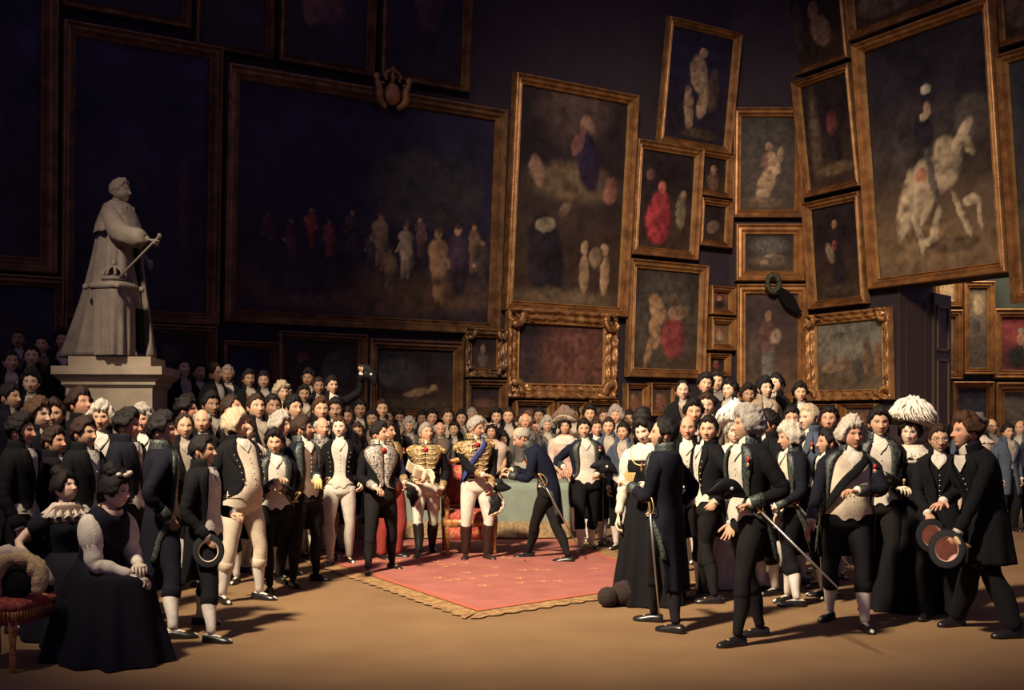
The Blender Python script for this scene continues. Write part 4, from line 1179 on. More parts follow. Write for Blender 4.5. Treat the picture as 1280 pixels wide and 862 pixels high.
picture('gilt frame beside the open door leaf, above', 'N', 1166, 1200, 300, 384, 0, 7, [(.5, .5, .5, .5, 0, (.40, .28, .15), .8)], ((.40, .28, .15), (.40, .28, .15)), 'b')
picture('gilt frame beside the open door leaf, below', 'N', 1172, 1201, 388, 474, 0, 8, [], ((.20, .13, .07), (.16, .10, .06)), 'b')
picture('dark picture low through the doorway, above the far onlookers', 'N', 1188, 1240, 477, 560, 0, 8, [(.4, .4, .2, .2, 0, (.28, .19, .13), .8), (.7, .3, .1, .1, 0, (.03, .05, .14), .8)], ((.05, .045, .06), (.05, .04, .04)), 'b')
picture('pale landscape low through the doorway, cut by the edge', 'N', 1242, 1320, 478, 562, 0, 12, [(.5, .4, .5, .4, 0, (.16, .13, .10), .8)], ((.16, .14, .11), (.12, .09, .06)), 'b')

# gilt crest on the great history painting
M4 = big['M']
g = MB()
c = M4 @ Vector((.02 * 0, -.16, big['H'] + .02))
cx = M4 @ Vector((-(big['W'] / 2) + big['W'] * .525, -.16, big['H'] - .10))
U3 = np.array(M4.to_3x3()); cx = np.array(cx)
root = big['root']
rr = np.random.RandomState(5)
inv = M4.inverted()
lx = -(big['W'] / 2) + big['W'] * .545; lz = big['H'] - .08
g = MB(); g.ellipsoid((lx, -.20, lz), (.15, .08, .19), n=18, m=12, fn=lambda d_: 1 + .06 * wob(d_, 14, 3)); g.build('crest_shield', gild('a'), root)
g = MB(); g.tube([(lx - .12, -.20, lz + .22), (lx - .14, -.2, lz + .32), (lx, -.2, lz + .40), (lx + .14, -.2, lz + .32), (lx + .12, -.2, lz + .22)], [.03] * 5, n=8, smooth=3)
g.tube([(lx, -.2, lz + .2), (lx, -.2, lz + .46)], [.04, .02], n=8); g.build('crest_crown', gild('a'), root)
for sg in (-1, 1):
    g = MB()
    g.tube([(lx + sg * .12, -.18, lz - .22), (lx + sg * .24, -.2, lz - .10), (lx + sg * .24, -.2, lz + .06), (lx + sg * .29, -.2, lz + .18)], [.05, .07, .065, .05], n=10, smooth=4)
    g.ellipsoid((lx + sg * .30, -.2, lz + .25), (.06, .05, .07), n=10, m=8)
    g.tube([(lx + sg * .27, -.2, lz + .15), (lx + sg * .18, -.24, lz + .16)], [.03, .025], n=8)
    for v in range(len(g.v)): g.v[v] = g.v[v] + wob(g.v[v], 60, 2)[:, None] * .012
    g.build('crest_supporter', gild('a'), root)

# wreath and black crape on the portrait
M4 = wre['M']
g = MB(); P = []
for k in range(17):
    a = 2 * pi * k / 16; P.append(np.array(M4 @ Vector((-.02 + .12 * cos(a), -.26, wre['H'] + .0 + .17 * sin(a)))))
g.tube(P, [.055] * 17, n=9, cap=False, smooth=4)
for v in range(len(g.v)): g.v[v] = g.v[v] + wob(g.v[v], 60, 2)[:, None] * .03
o = g.build('wreath', mat('wreath_leaves', (.045, .050, .028), .7, vary=.4, vscale=30))
tag(o, 'dark leafy wreath hung at the top of a portrait frame', 'wreath')
g = MB(); t = np.linspace(0, 1, 12)[:, None]; s_ = np.linspace(0, 1, 8)[None]
Q = np.zeros((12, 8, 3))
for i in range(12):
    for j in range(8):
        a = i / 11; b = j / 7
        w0 = .10 + .28 * sin(pi * min(1, a * 1.1)) * .5
        Q[i, j] = np.array(M4 @ Vector((.10 + .45 * a + (b - .5) * w0 * .6, -.24 - .02 * sin(b * 12), wre['H'] - .12 - .50 * a + (b - .5) * w0 + .0)))
g.grid(Q); o = g.build('crape_drapery', C('black'), solid=.01); tag(o, 'black crape cloth hanging from the wreath over the portrait frame', 'cloth')
# ------------------------------------------------------------------ carpet
c1 = np.array((at(587, 9.28), 9.28)); c2 = np.array((1.85, 11.25)); c3 = np.array((at(757, 14.3), 14.3)); c4 = np.array((at(250, 16.2), 16.2))
lf = unit(np.array((at(392, 12.9), 12.9)) - c1); c4 = c1 + lf * 7.6
c3 = c3 + (c3 - c2) * .5
def quadgrid(mb, cs, n, z, inset=0.0, th=None):
    a, b, c, d = cs; uu, vv = np.meshgrid(np.linspace(0, 1, n), np.linspace(0, 1, n))
    P = (a * ((1 - uu) * (1 - vv))[..., None] + b * (uu * (1 - vv))[..., None] + c * (uu * vv)[..., None] + d * ((1 - uu) * vv)[..., None])
    mb.grid(np.concatenate([P, np.full((n, n, 1), z)], -1))
carpm = mat('carpet_red', (.38, .120, .090), .95, vary=.14, vscale=2.5, bump=.4, bscale=300, col2=(.32, .094, .070), mixscale=3, mixlo=.35, mixhi=.65)
def insetq(cs, w):
    ctr = sum(cs) / 4; out = []
    for i in range(4):
        p = cs[i]; a = unit(cs[i - 1] - p); b = unit(cs[(i + 1) % 4] - p)
        sn = abs(a[0] * b[1] - a[1] * b[0]); out.append(p + (a + b) * w / sn)
    return out
root = empty('carpet', (0, 0, 0), 0, 'large red ceremonial carpet with a golden border on the floor', 'carpet')
cs = [c1, c2, c3, c4]
g = MB(); quadgrid(g, insetq(cs, .26), 30, .016); g.build('field', carpm, root)
def border(name, w0, w1, z, m_, amp=0):
    g = MB(); A = insetq(cs, w0) if w0 else cs; Bq = insetq(cs, w1)
    for i in range(4):
        n = 160 if amp else 2
        t = np.linspace(0, 1, n)[:, None]
        pa = A[i] + (A[(i + 1) % 4] - A[i]) * t; pb = Bq[i] + (Bq[(i + 1) % 4] - Bq[i]) * t
        if amp:
            nrm = unit(A[i] - Bq[i] + A[(i + 1) % 4] - Bq[(i + 1) % 4]); pa = pa + nrm * (amp * (np.abs(np.sin(t * np.linalg.norm(A[(i + 1) % 4] - A[i]) * 16))))
        P = np.stack([np.concatenate([pa, np.full((n, 1), z)], 1), np.concatenate([pb, np.full((n, 1), z)], 1)])
        g.grid(P)
    return g.build(name, m_, root)
border('gold_border', 0, .20, .012, mat('carpet_gold', (.36, .21, .075), .9, col2=(.22, .11, .045), mixscale=14, mixlo=.42, mixhi=.58, bump=.5, bscale=80), amp=.05)
border('inner_stripe', .20, .262, .018, mat('carpet_stripe', (.42, .10, .05), .9))
g = MB(); rs = np.random.RandomState(3)
for k in range(46):
    uu, vv = rs.uniform(.06, .94, 2); ins = insetq(cs, .5)
    p = ins[0] * (1 - uu) * (1 - vv) + ins[1] * uu * (1 - vv) + ins[2] * uu * vv + ins[3] * (1 - uu) * vv
    th = np.linspace(0, 2 * pi, 24, endpoint=False); r = .05 + .035 * np.cos(th * 5)
    ring = np.stack([p[0] + r * np.cos(th), p[1] + r * np.sin(th), np.full(24, .0185)], -1); ce = np.tile([p[0], p[1], .0185], (24, 1))
    g.grid(np.stack([ring, ce]), closed=True)
g.build('flower_motif', mat('carpet_motif', (.60, .24, .12), .95), root, smooth=False)

# ------------------------------------------------------------------ table
TX0, TX1, TY0, TY1, TZt = at(396, 15.6), at(712, 15.6), 15.6, 16.7, .79
t_ = empty('table', ((TX0 + TX1) / 2, (TY0 + TY1) / 2, 0), 0, 'long table hidden beneath the grey-green cloth', 'table')
hx, hy = (TX1 - TX0) / 2, (TY1 - TY0) / 2
g = MB(); g.box((0, 0, TZt - .03), (hx * 2 - .04, hy * 2 - .04, .05)); g.build('table_top', darkwood, t_, smooth=False)
for sx in (-1, 1):
    for sy in (-1, 1):
        g = MB(); g.box((sx * (hx - .1), sy * (hy - .1), (TZt - .05) / 2), (.08, .08, TZt - .06)); g.build('leg', darkwood, t_, smooth=False)
clothm = mat('table_cloth_green', (.20, .235, .185), .9, vary=.15, vscale=4, bump=.3, bscale=120)
r = empty('tablecloth', ((TX0 + TX1) / 2, (TY0 + TY1) / 2, 0), 0, 'pale grey-green tablecloth with gold band reaching the carpet', 'tablecloth')
def drape(mb, zt, zb, off, top=False, n=300):
    per = np.linspace(0, 1, n, endpoint=False); L = 4 * (hx + hy); P0 = []
    for q in per * L:
        if q < 2 * hx: p = (-hx + q, -hy); nn = (0, -1)
        elif q < 2 * hx + 2 * hy: p = (hx, -hy + q - 2 * hx); nn = (1, 0)
        elif q < 4 * hx + 2 * hy: p = (hx - (q - 2 * hx - 2 * hy), hy); nn = (0, 1)
        else: p = (-hx, hy - (q - 4 * hx - 2 * hy)); nn = (-1, 0)
        P0.append((*p, *nn))
    P0 = np.array(P0); rows = []
    zs = np.linspace(zt, zb, 8)
    for z in zs:
        t = (TZt - z) / TZt
        f = (.012 + .03 * t + .022 * t * np.sin(per * L * 5.2 + .8 * np.sin(per * L * 1.3)) + off)
        rows.append(np.stack([P0[:, 0] + P0[:, 2] * f, P0[:, 1] + P0[:, 3] * f, np.full(n, z)], -1))
    if top:
        rows.insert(0, np.stack([P0[:, 0] * .98, P0[:, 1] * .96, np.full(n, TZt + .006)], -1)); rows.insert(0, np.tile([[0, 0, TZt + .006]], (n, 1)) + 0 * rows[0])
    mb.grid(np.array(rows), closed=True)
g = MB(); drape(g, TZt, .03, 0, True); g.build('cloth', clothm, r)
g = MB(); drape(g, .26, .035, .005); g.build('gold_band', mat('cloth_band', (.36, .25, .12), .8, col2=(.25, .16, .08), mixscale=20), r)

# ------------------------------------------------------------------ royal armchair
AC = empty('armchair', (at(586, 13.95), 13.98, 0.018), radians(8), 'carved gilt armchair with red patterned seat behind the king', 'armchair')
gm = mat('chair_gilding', (.55, .26, .085), .4, metal=.4, col2=(.34, .13, .045), mixscale=25, bump=.5, bscale=60)
redm = mat('chair_damask', (.33, .040, .035), .85, col2=(.42, .17, .07), mixscale=26, mixlo=.50, mixhi=.62)
for sx in (-1, 1):
    for sy, h in ((-1, .66), (1, .50)):
        g = MB(); x = sx * .29; y = sy * .26
        zz = [0, .03, .06, .10, .30, .36, .40, .44] + ([.50, .56, .62, .66] if sy < 0 else [.50])
        rr_ = [.020, .028, .020, .022, .032, .038, .026, .040] + ([.024, .034, .024, .026] if sy < 0 else [.030])
        g.tube([(x, y, z) for z in zz], rr_, n=12); g.build('leg', gm, AC)
g = MB(); 
for x0, y0, x1, y1 in ((-.31, -.27, .31, -.27), (-.31, .27, .31, .27), (-.30, -.27, -.30, .27), (.30, -.27, .30, .27)):
    L = sqrt((x1 - x0) ** 2 + (y1 - y0) ** 2); g.box(((x0 + x1) / 2, (y0 + y1) / 2, .385), (L + .03, .05, .09), rot=RZ(atan2(y1 - y0, x1 - x0)))
g.build('seat_rail', gm, AC)
g = MB(); g.ellipsoid((0, 0, .45), (.31, .28, .085), n=30, m=12, fn=lambda d_: 1 / (np.abs(d_[..., 0]) ** 5 + np.abs(d_[..., 1]) ** 5 + np.abs(d_[..., 2]) ** 3 + 1e-6) ** .22); g.build('seat', redm, AC)
g = MB(); g.box((0, -.285, .26), (.56, .012, .17)); g.build('seat_valance', redm, AC)
bk = MB(); 
for x0, z0, x1, z1 in ((-.29, .42, -.29, 1.08), (.29, .42, .29, 1.08), (-.31, 1.08, .31, 1.08), (-.29, .55, .29, .55)):
    bk.tube([(x0, .28 + (z0 - .42) * .12, z0), ((x0 + x1) / 2, .28 + ((z0 + z1) / 2 - .42) * .12, (z0 + z1) / 2 + (.07 if z0 == z1 == 1.08 else 0)), (x1, .28 + (z1 - .42) * .12, z1)], [.034, .036, .034], n=10, smooth=4)
bko = bk.build('back_frame', gm, AC)
g = MB(); g.box((0, .325, .82), (.52, .06, .50), rot=RX(-.12)); g.build('back_cushion', redm, bko)
for sx in (-1, 1):
    g = MB(); g.tube([(sx * .29, .30, .74), (sx * .31, .10, .72), (sx * .31, -.15, .68), (sx * .31, -.29, .67), (sx * .31, -.32, .63)], [.026, .028, .034, .038, .022], n=10, smooth=4); g.build('armrest', gm, AC)

# ------------------------------------------------------------------ red stool with plumed hat, bottom left
SX, SY = at(6, 7.55), 7.55
ST = empty('footstool', (SX, SY, 0), radians(-12), 'red damask stool with gold fringe at the seated ladies\' side', 'stool')
g = MB(); g.ellipsoid((0, 0, .43), (.27, .27, .055), n=30, m=12, fn=lambda d_: 1 / (np.abs(d_[..., 0]) ** 6 + np.abs(d_[..., 1]) ** 6 + np.abs(d_[..., 2]) ** 3 + 1e-6) ** .2); g.build('seat', redm, ST)
g = MB()
for a in range(4):
    for k in range(18):
        p = RZ(a * pi / 2) @ np.array((-.26 + k * .03, -.268, .40)); g.tube([p, p + np.array((0, 0, -.05))], [.010, .007], n=5)
g.build('fringe', gm, ST)
g = MB(); g.box((0, 0, .35), (.50, .50, .08)); g.build('seat_rail', mat('stool_rail', (.30, .05, .035), .6), ST)
for sx in (-1, 1):
    for sy in (-1, 1):
        g = MB(); g.tube([(sx * .22, sy * .22, z) for z in (0, .05, .18, .28, .33)], [.018, .026, .020, .030, .034], n=10); g.build('leg', gm, ST)

def bicorne(label, c, rz=0, rx=0, ry=0, size=1.0, plume=None, gold=False, group=None, name='bicorne_hat'):
    r = empty(name, tuple(c), 0, label, 'hat', group, size)
    r.rotation_euler = (rx, ry, rz)
    n = 30; t = np.linspace(-1, 1, n)
    def half(sg):
        rows = []
        for k, (h, o) in enumerate(((0, .010), (.35, .055), (.7, .045), (1.0, .030))):
            arc = (.17 * (1 - np.abs(t) ** 2.2) + .03) * h
            rows.append(np.stack([t * .235, np.full(n, 0.) + sg * o * (1 - np.abs(t) ** 3 * .8), arc - .03 * h * 0], -1))
        return np.array(rows)
    g = MB(); g.grid(half(1)); g.grid(half(-1))
    g.ellipsoid((0, 0, .05), (.10, .055, .085), n=16, m=10)
    o = g.build('brim', FELT(), r, solid=.006)
    if gold:
        g = MB(); P = np.stack([t * .235, np.full(n, -.036), .17 * (1 - np.abs(t) ** 2.2) + .03], -1); g.tube(P, [.010] * n, n=6); g.build('gold_braid', GILT(), r)
    else:
        g = MB(); g.ellipsoid((.03, -.055, .09), (.022, .008, .022), n=10, m=6); g.build('cockade', LINEN(), r)
    if plume:
        g = MB(); P = np.stack([t * .22, np.zeros(n), .17 * (1 - np.abs(t) ** 2.2) + .05], -1)
        g.tube(P, .045 * (1 - .3 * np.abs(t)), n=12)
        for v in range(len(g.v)): g.v[v] = g.v[v] + wob(g.v[v], 90, 3)[:, None] * .014
        g.build('plume', PLUME() if plume is True else C(plume), r)
    return r

def top_hat(label, c, axis, lining='pink', size=1.0, name='top_hat', group=None):
    """axis: direction from crown to the open brim"""
    r = empty(name, tuple(c), 0, label, 'hat', group, size)
    r.rotation_mode = 'QUATERNION'; r.rotation_quaternion = Vector(tuple(axis)).to_track_quat('Z', 'Y')
    th = np.linspace(0, 2 * pi, 36, endpoint=False)
    def lathe(pr): return np.array([np.stack([np.cos(th) * a * .88, np.sin(th) * a, np.full(36, b)], -1) for a, b in pr])
    g = MB(); g.grid(lathe([(.001, -.15), (.085, -.148), (.092, -.13), (.084, -.06), (.086, -.01), (.10, .0), (.135, .004), (.14, .008), (.13, .010), (.088, .010)]), closed=True); g.build('hat_shell', FELT(), r)
    g = MB(); g.grid(lathe([(.088, .010), (.080, .0), (.078, -.11), (.07, -.13), (.001, -.135)]), closed=True); g.build('lining', C(lining), r)
    g = MB(); g.grid(lathe([(.0875, -.055), (.0885, -.035), (.0875, -.012)]), closed=True); g.build('hat_band', mat('hat_ribbon', (.02, .018, .02), .4), r)
    return r

hat = bicorne('black hat thickly edged in cream plumes lying on the red stool', (SX + .02, SY - .02, .475), rz=.5, size=1.25, plume='cream')
# a round feathered bonnet beside it
r = empty('feather_boa', (SX + .13, SY - .12, .50), 0, 'cream and black fur tippet heaped in front of the hat on the stool', 'fur tippet')
g = MB(); th = np.linspace(-.3, 3.6, 16); g.tube(np.stack([.02 + .15 * np.cos(th), -.04 + .02 * np.sin(th * 2), .07 + .17 * np.sin(th)], -1), .05 + .012 * np.sin(th * 3), n=14, smooth=3)
for v in range(len(g.v)): g.v[v] = g.v[v] + wob(g.v[v], 80, 3)[:, None] * .012
g.build('fur', mat('cream_fur', (.50, .36, .18), .95, vary=.3, vscale=30, bump=.8, bscale=60), r)
g = MB(); g.ellipsoid((.02, -.03, .06), (.10, .05, .10), n=16, m=10, fn=lambda d_: 1 + .08 * wob(d_, 20, 1)); g.build('dark_lining', C('black'), r)

# ------------------------------------------------------------------ statue on its pedestal
PD = 12.7; PX = at(148, PD); spx = F / PD
ptop = EYE + (HZ - 460) / spx
PE = empty('pedestal', (PX, PD, 0), radians(6), 'pale stone pedestal with moulded cornice under the white statue', 'pedestal')
pm = mat('pedestal_stone', (.30, .235, .165), .85, vary=.18, vscale=5, bump=.2, bscale=60)
def stack(name, lv, m_=pm, par=PE):
    g = MB()
    P = []
    for w, z in lv:
        P.append([(-w, -w * .9, z), (w, -w * .9, z), (w, w * .9, z), (-w, w * .9, z)])
    P = np.array(P, float)
    for i in range(len(P) - 1):
        for j in range(4):
            g.raw([P[i][j], P[i][(j + 1) % 4], P[i + 1][(j + 1) % 4], P[i + 1][j]], [[0, 1, 2, 3]])
    g.raw(P[-1], [[0, 1, 2, 3]])
    return g.build(name, m_, par, smooth=False)
stack('base', [(.62, 0), (.62, .18), (.56, .24), (.52, .26)])
stack('die', [(.46, .26), (.46, ptop - .24)])
stack('cornice', [(.46, ptop - .24), (.50, ptop - .20), (.50, ptop - .17), (.57, ptop - .10), (.585, ptop - .09), (.585, ptop)])
stack('plinth', [(.44, ptop), (.44, ptop + .11)])
SZ = ptop + .112
S = empty('statue', (PX, PD, SZ), radians(72), 'plaster statue of a robed king with a sceptre, on the pedestal', 'statue')
sm = STONE()
pose0 = Pose(0, 0, 0, 0)
stt = 2.02 / 1.725
S.scale = (stt,) * 3
kws = dict(wide=1.0)
g = MB(); head_mesh(g, RZ(radians(8)), np.array((0, -.02, 1.615)), (48, 44), (1, 1, 1), (1, 1, 1), stone=True, fat=.8)
g.tube([(0, .01, 1.40), (0, .01, 1.50), (0, -.01, 1.56)], [.075, .06, .055], n=12)
zs = np.linspace(.80, 1.49, 14)[:, None]; th = np.linspace(0, 2 * pi, 28, endpoint=False)[None]
g.grid(torso(zs + 0 * th, th + 0 * zs, .01), closed=True)
Sh = np.array((-.17, -.0, 1.38)); W = np.array((-.12, -.42, 1.11)); E, W = ik(Sh, W, .29, .255, (-.5, .3, -.8))
g.tube([Sh, E, W], [.06, .05, .036], n=12, smooth=4)
hand_mesh(g, W, unit(W - E), (0, 0, 1), 'grip', -1, (1, 1, 1))
Sh2 = np.array((.17, 0, 1.38)); E2, W2 = ik(Sh2, (.24, -.12, 1.0), .29, .255, (.4, .8, -.3))
g.tube([Sh2, E2, W2], [.06, .05, .036], n=12, smooth=4); hand_mesh(g, W2, unit(W2 - E2), (0, 0, 1), 'relax', 1, (1, 1, 1))
for sx in (-1, 1):
    g.tube([(sx * .10, 0, .86), (sx * .10, -.03, .47), (sx * .11, 0 - .04 * sx, .08)], [.095, .062, .042], n=12, smooth=4); shoe(g, np.array((sx * .11, -.04 * sx, .085)), 0)
for v in range(len(g.v)): pass
g.build('body', sm, S)
g = MB(); hair_mesh(g, RZ(radians(8)), np.array((0, -.02, 1.615)), 'x', .012, .008, 7, line='full', quiff=.012, side=.004)
g.build('curled_hair', sm, S)
# coronation mantle: open in front, long train behind
g = MB(); t = np.linspace(0, 1, 34)[:, None]; A = .30 + .25 * np.sin(t * pi); th = A + (2 * pi - 2 * A) * np.linspace(0, 1, 110)[None]
z = 1.46 * (1 - t) + .01 * t; r0 = .13 + .17 * t ** .8
rr_ = r0 * (1 + .15 * t * np.sin(th * 13 + 2 * np.sin(th * 2)) + .05 * t * np.sin(th * 23))
back = np.clip(-np.cos(th), 0, 1)
P = np.stack([np.sin(th) * rr_ * 1.05, -np.cos(th) * rr_ * .95 + .30 * back * t ** 2.2, z + 0 * th], -1); g.grid(P); g.build('mantle', sm, S, solid=.02)
g = MB(); t = np.linspace(0, 1, 16)[:, None]; th = np.linspace(0, 2 * pi, 90, endpoint=False)[None]
r0 = .085 + .135 * t ** .7; z = 1.50 - .34 * t ** 1.2
P = np.stack([np.sin(th) * r0 * 1.18, -np.cos(th) * r0 * .90 - .03 * t * np.clip(np.cos(th), 0, 1), z + 0 * th + .03 * np.sin(th) ** 2 * t], -1)
P = P + (wob(P, 70, 4, 8) * .022)[..., None] * np.array((1, 1, 1)); g.grid(P, closed=True)
g.tube([Sh + np.array((0.03, 0, .0)), E + np.array((0, 0, .01)), E * .25 + W * .75], [.09, .105, .095], n=20, smooth=5)
for v in range(1, len(g.v)): g.v[v] = g.v[v] + wob(g.v[v], 70, 8, 8)[:, None] * .030
g.build('ermine_cape', sm, S, solid=.01)
g = MB(); g.grid((lambda t, th: np.stack([np.sin(th) * (.14 + .10 * t) * (1 + .06 * np.sin(th * 15)), -np.cos(th) * (.12 + .08 * t) * (1 + .06 * np.sin(th * 15)), .98 - .50 * t + 0 * th], -1))(np.linspace(0, 1, 12)[:, None], np.linspace(0, 2 * pi, 80, endpoint=False)[None]), closed=True); g.build('tunic', sm, S)
hp = W + unit(W - E) * .07
g = MB(); tip = np.array((-.30, -.24, .74)); g.tube([hp + (hp - tip) * .10, hp, tip], [.014, .013, .011], n=8); g.ellipsoid(hp + (hp - tip) * .13, (.024, .024, .03), n=10, m=8); g.build('sceptre', mat('sceptre_dark', (.10, .075, .055), .6), S)
# stool with cushion and crown beside the king, part of the same plaster group
q = np.array((-.25, -.14, 0))
g = MB(); t = np.linspace(0, 1, 14)[:, None]; th = np.linspace(0, 2 * pi, 80, endpoint=False)[None]
sq = (np.abs(np.sin(th)) ** 4 + np.abs(np.cos(th)) ** 4) ** -.25
rr_ = .165 * sq * (1 + .10 * t * np.sin(th * 11) - .05 * np.sin(t * pi) ) * (1 - .12 * t ** 4)
P = np.stack([np.sin(th) * rr_, -np.cos(th) * rr_, .62 - .61 * t + 0 * th], -1) + q; g.grid(P, closed=True); g.build('draped_stool', sm, S)
g = MB(); g.ellipsoid(q + np.array((0, 0, .655)), (.185, .185, .055), n=30, m=14, fn=lambda d_: 1 / (np.abs(d_[..., 0]) ** 5 + np.abs(d_[..., 1]) ** 5 + np.abs(d_[..., 2]) ** 2.2 + 1e-6) ** .2)
for a in range(4): g.ellipsoid(q + RZ(a * pi / 2 + pi / 4) @ np.array((.25, 0, .645)), (.030, .030, .030), n=10, m=8)
g.build('cushion', sm, S)
g = MB(); cc = q + np.array((0, 0, .70)); th2 = np.linspace(0, 2 * pi, 25); g.tube([cc + np.array((.095 * cos(a), .095 * sin(a), .03)) for a in th2], [.022] * 25, n=8, cap=False)
for k in range(4):
    a = k * pi / 4; g.tube([cc + np.array((.095 * cos(a), .095 * sin(a), .04)), cc + np.array((.08 * cos(a), .08 * sin(a), .11)), cc + np.array((0, 0, .15)), cc - np.array((.08 * cos(a), .08 * sin(a), -.11)), cc - np.array((.095 * cos(a), .095 * sin(a), -.04))], [.014] * 5, n=8, smooth=3)
for k in range(8):
    a = k * pi / 4; g.ellipsoid(cc + np.array((.10 * cos(a), .10 * sin(a), .07)), (.016, .016, .026), n=8, m=6)
g.ellipsoid(cc + np.array((0, 0, .18)), (.02, .02, .03), n=10, m=8); g.build('crown', sm, S)

# ------------------------------------------------------------------ raised steps for the onlookers
platm = mat('platform_wood', (.05, .028, .020), .7, vary=.3, vscale=5)
def platform(label, px0, d0, px1, d1, dep, z, zb=0.0):
    A = np.array((at(px0, d0), d0)); Bq = np.array((at(px1, d1), d1)); u = unit(Bq - A); n = np.array((u[1], -u[0]))
    r = empty('spectator_platform', (0, 0, 0), 0, label, 'platform')
    g = MB(); wall_piece(g, A, Bq, n, z - .06, z, dep); g.build('deck', platm, r, smooth=False)
    g = MB(); wall_piece(g, A - n * .03, Bq - n * .03, n, zb, z - .06, .04); g.build('riser', platm, r, smooth=False)
    for k in range(4):
        p = A + (Bq - A) * (.02 + .96 * k / 3) - n * (dep - .08); g = MB(); g.box((*p, (z - .06) / 2), (.08, .08, z - .06)); g.build('post', platm, r, smooth=False)
# ------------------------------------------------------------------ people
def w2l(info_xy, yaw, s, p):
    v = np.array(p, float) - np.array(info_xy, float)
    return (RZ(-radians(yaw)) @ v) / s

def P(key, label, px, d=None, feet=None, top=None, hy=None, H=None, z0=0.0, yaw=0, fp=None, hands=None, **k):
    """fp = ((px,y) left foot, (px,y) right foot); hands = {'L':(px,y,dd), 'R':...} pixel places turned into points around the body"""
    if fp:
        w = [np.array((at(a, dfeet(b)), dfeet(b), 0)) for a, b in fp]
        base = (w[0] + w[1]) / 2
        if d is None: d = base[1]
        X = base[0]; px = 640 + X * F / d
        if 'px0' in k: px = k.pop('px0'); X = at(px, d)
    else:
        if d is None: d = dfeet(feet)
        X = at(px, d)
    if hy is not None: top = hy - .130 * F / d
    if H is None: H = EYE + (HZ - top) * d / F - z0
    s = H / 1.758
    if fp:
        fl, fr = w2l((X, d, z0), yaw, s, w[0]), w2l((X, d, z0), yaw, s, w[1])
        fa = k.pop('fa', (18, -18))
        k['fL'] = (fl[0], fl[1], fa[0]); k['fR'] = (fr[0], fr[1], fa[1])
    if hands:
        for q, (hx, hyy, dd) in hands.items():
            D = d + dd
            k[q] = w2l((X, d, z0), yaw, s, (at(hx, D), D, EYE + (HZ - hyy) * D / F))
    return person(key, label, px, d=d, H=H, z0=z0, yaw=yaw, **k)

platform('low step under the onlookers at the far left edge', -70, 10.35, 64, 10.35, .95, .30)
platform('second wooden step behind the far left onlookers', -70, 11.4, 60, 11.4, .85, .45)
platform('third wooden step rising left of the statue pedestal', -70, 12.3, 70, 12.3, .8, .75)
platform('topmost step left of the statue pedestal', -70, 13.15, 84, 13.15, .9, 1.05)
platform('wide raised platform between pedestal and raised hat', 200, 14.0, 430, 14.2, 1.7, .68)
platform('raised platform for onlookers under the wreathed portrait', 838, 13.1, 1020, 13.1, 1.3, .50)

DK = dict(col='navy')
# ---- left foreground
P('M1', 'tall dark-haired man in long navy coat and white stockings, seen from behind', 205, yaw=112, fp=((190, 774), (216, 798)), hy=533, H=1.79, coat='habit', hem=.50, emb='green', legs='breeches', legcol='navy', hair='wild', head=(-25, -4), vest='white', wide=1.24, skin='warm', L=(.12, -.28, 1.15), R=(-.24, -.02, .88), fa=(0, -12))
P('M2', 'shorter black-haired man in dark coat carrying a folded hat at his side', 262, yaw=82, fp=((250, 780), (264, 803)), hy=551, coat='habit', hem=.50, legs='breeches', legcol='black', col='black', hair='neat', head=(2, -4), lean=-4, wide=1.08, skin='warm', R=(-.22, -.10, .84), L=(.18, -.16, 1.0), hR='grip', fa=(5, -5), nose=.9)
P('M3', 'portly white-haired man in cream waistcoat, cream breeches and silk stockings', 300, yaw=52, fp=((324, 749), (278, 753)), hy=532, H=1.76, lean=-9, coat='tail', col='black', hem=.62, legs='breeches', legcol='cream', stock='stock', hair='fluffy', hc='blond', head=(28, -8), belly=.085, wide=1.08, vest='cream', skin='warm', fat=.6, old=True, hands={'R': (296, 620, -.10)}, L=(.25, .10, 1.0), hR='relax', poleR=(-.9, .5, -.2))
P('M4', 'dark-haired man in black with folded arms looking towards us', 338, yaw=18, fp=((350, 728), (337, 741)), hy=543, coat='cut', emb='green', hem=.55, legs='tights', legcol='black', col='black', hair='wild', head=(-8, 4), L='fold', R='fold', vest='white', skin='warm', sword=('L', 30, 40), nose=.8)
P('M5', 'man in dark tailcoat with green collar holding pale yellow gloves', 384, yaw=48, fp=((395, 725), (366, 733)), hy=533, lean=-7, coat='cut', emb='green', hem=.55, legs='tights', legcol='blackst', col='navy', hair='curly', hc='brown', head=(42, -4), beard=True, vest='dull', skin='warm', hands={'L': (396, 597, -.25)}, R=(-.24, .05, .95), sword=('L', 25, 50))
P('M6', 'slim man in black coat and tight white pantaloons beside the carpet edge', 424, yaw=8, fp=((436, 703), (413, 706)), hy=533, coat='tail', hem=.60, legs='pantaloons', legcol='white', col='black', hair='neat', hc='chestnut', head=(-8, -5), vest='white', skin='pale', L=(.27, .02, .98), R=(-.25, -.08, .86), wide=.95)
P('M7', 'officer in silver-embroidered coat and black breeches standing on the carpet', 474, yaw=28, fp=((490, 711), (460, 718)), hy=540, H=1.67, lean=-7, coat='closed', emb='silver', hem=.62, legs='tights', legcol='blackst', col='black', hair='curly', hc='dark', head=(38, -3), vest=None, skin='warm', hands={'R': (468, 608, -.28)}, L=(.22, .12, .98), neckmed=True, wide=1.05)
P('M8', 'gold-collared officer with red trousers half hidden behind the silver-coated one', 490, yaw=52, fp=((496, 697), (477, 699)), hy=537, lean=-6, coat='closed', emb='gold', hem=.66, legs='trousers', legcol='red', col='blue', hair='neat', hc='brown', head=(10, 0), vest=None, skin='ruddy', hands={'L': (507, 606, -.22)}, medal=True)
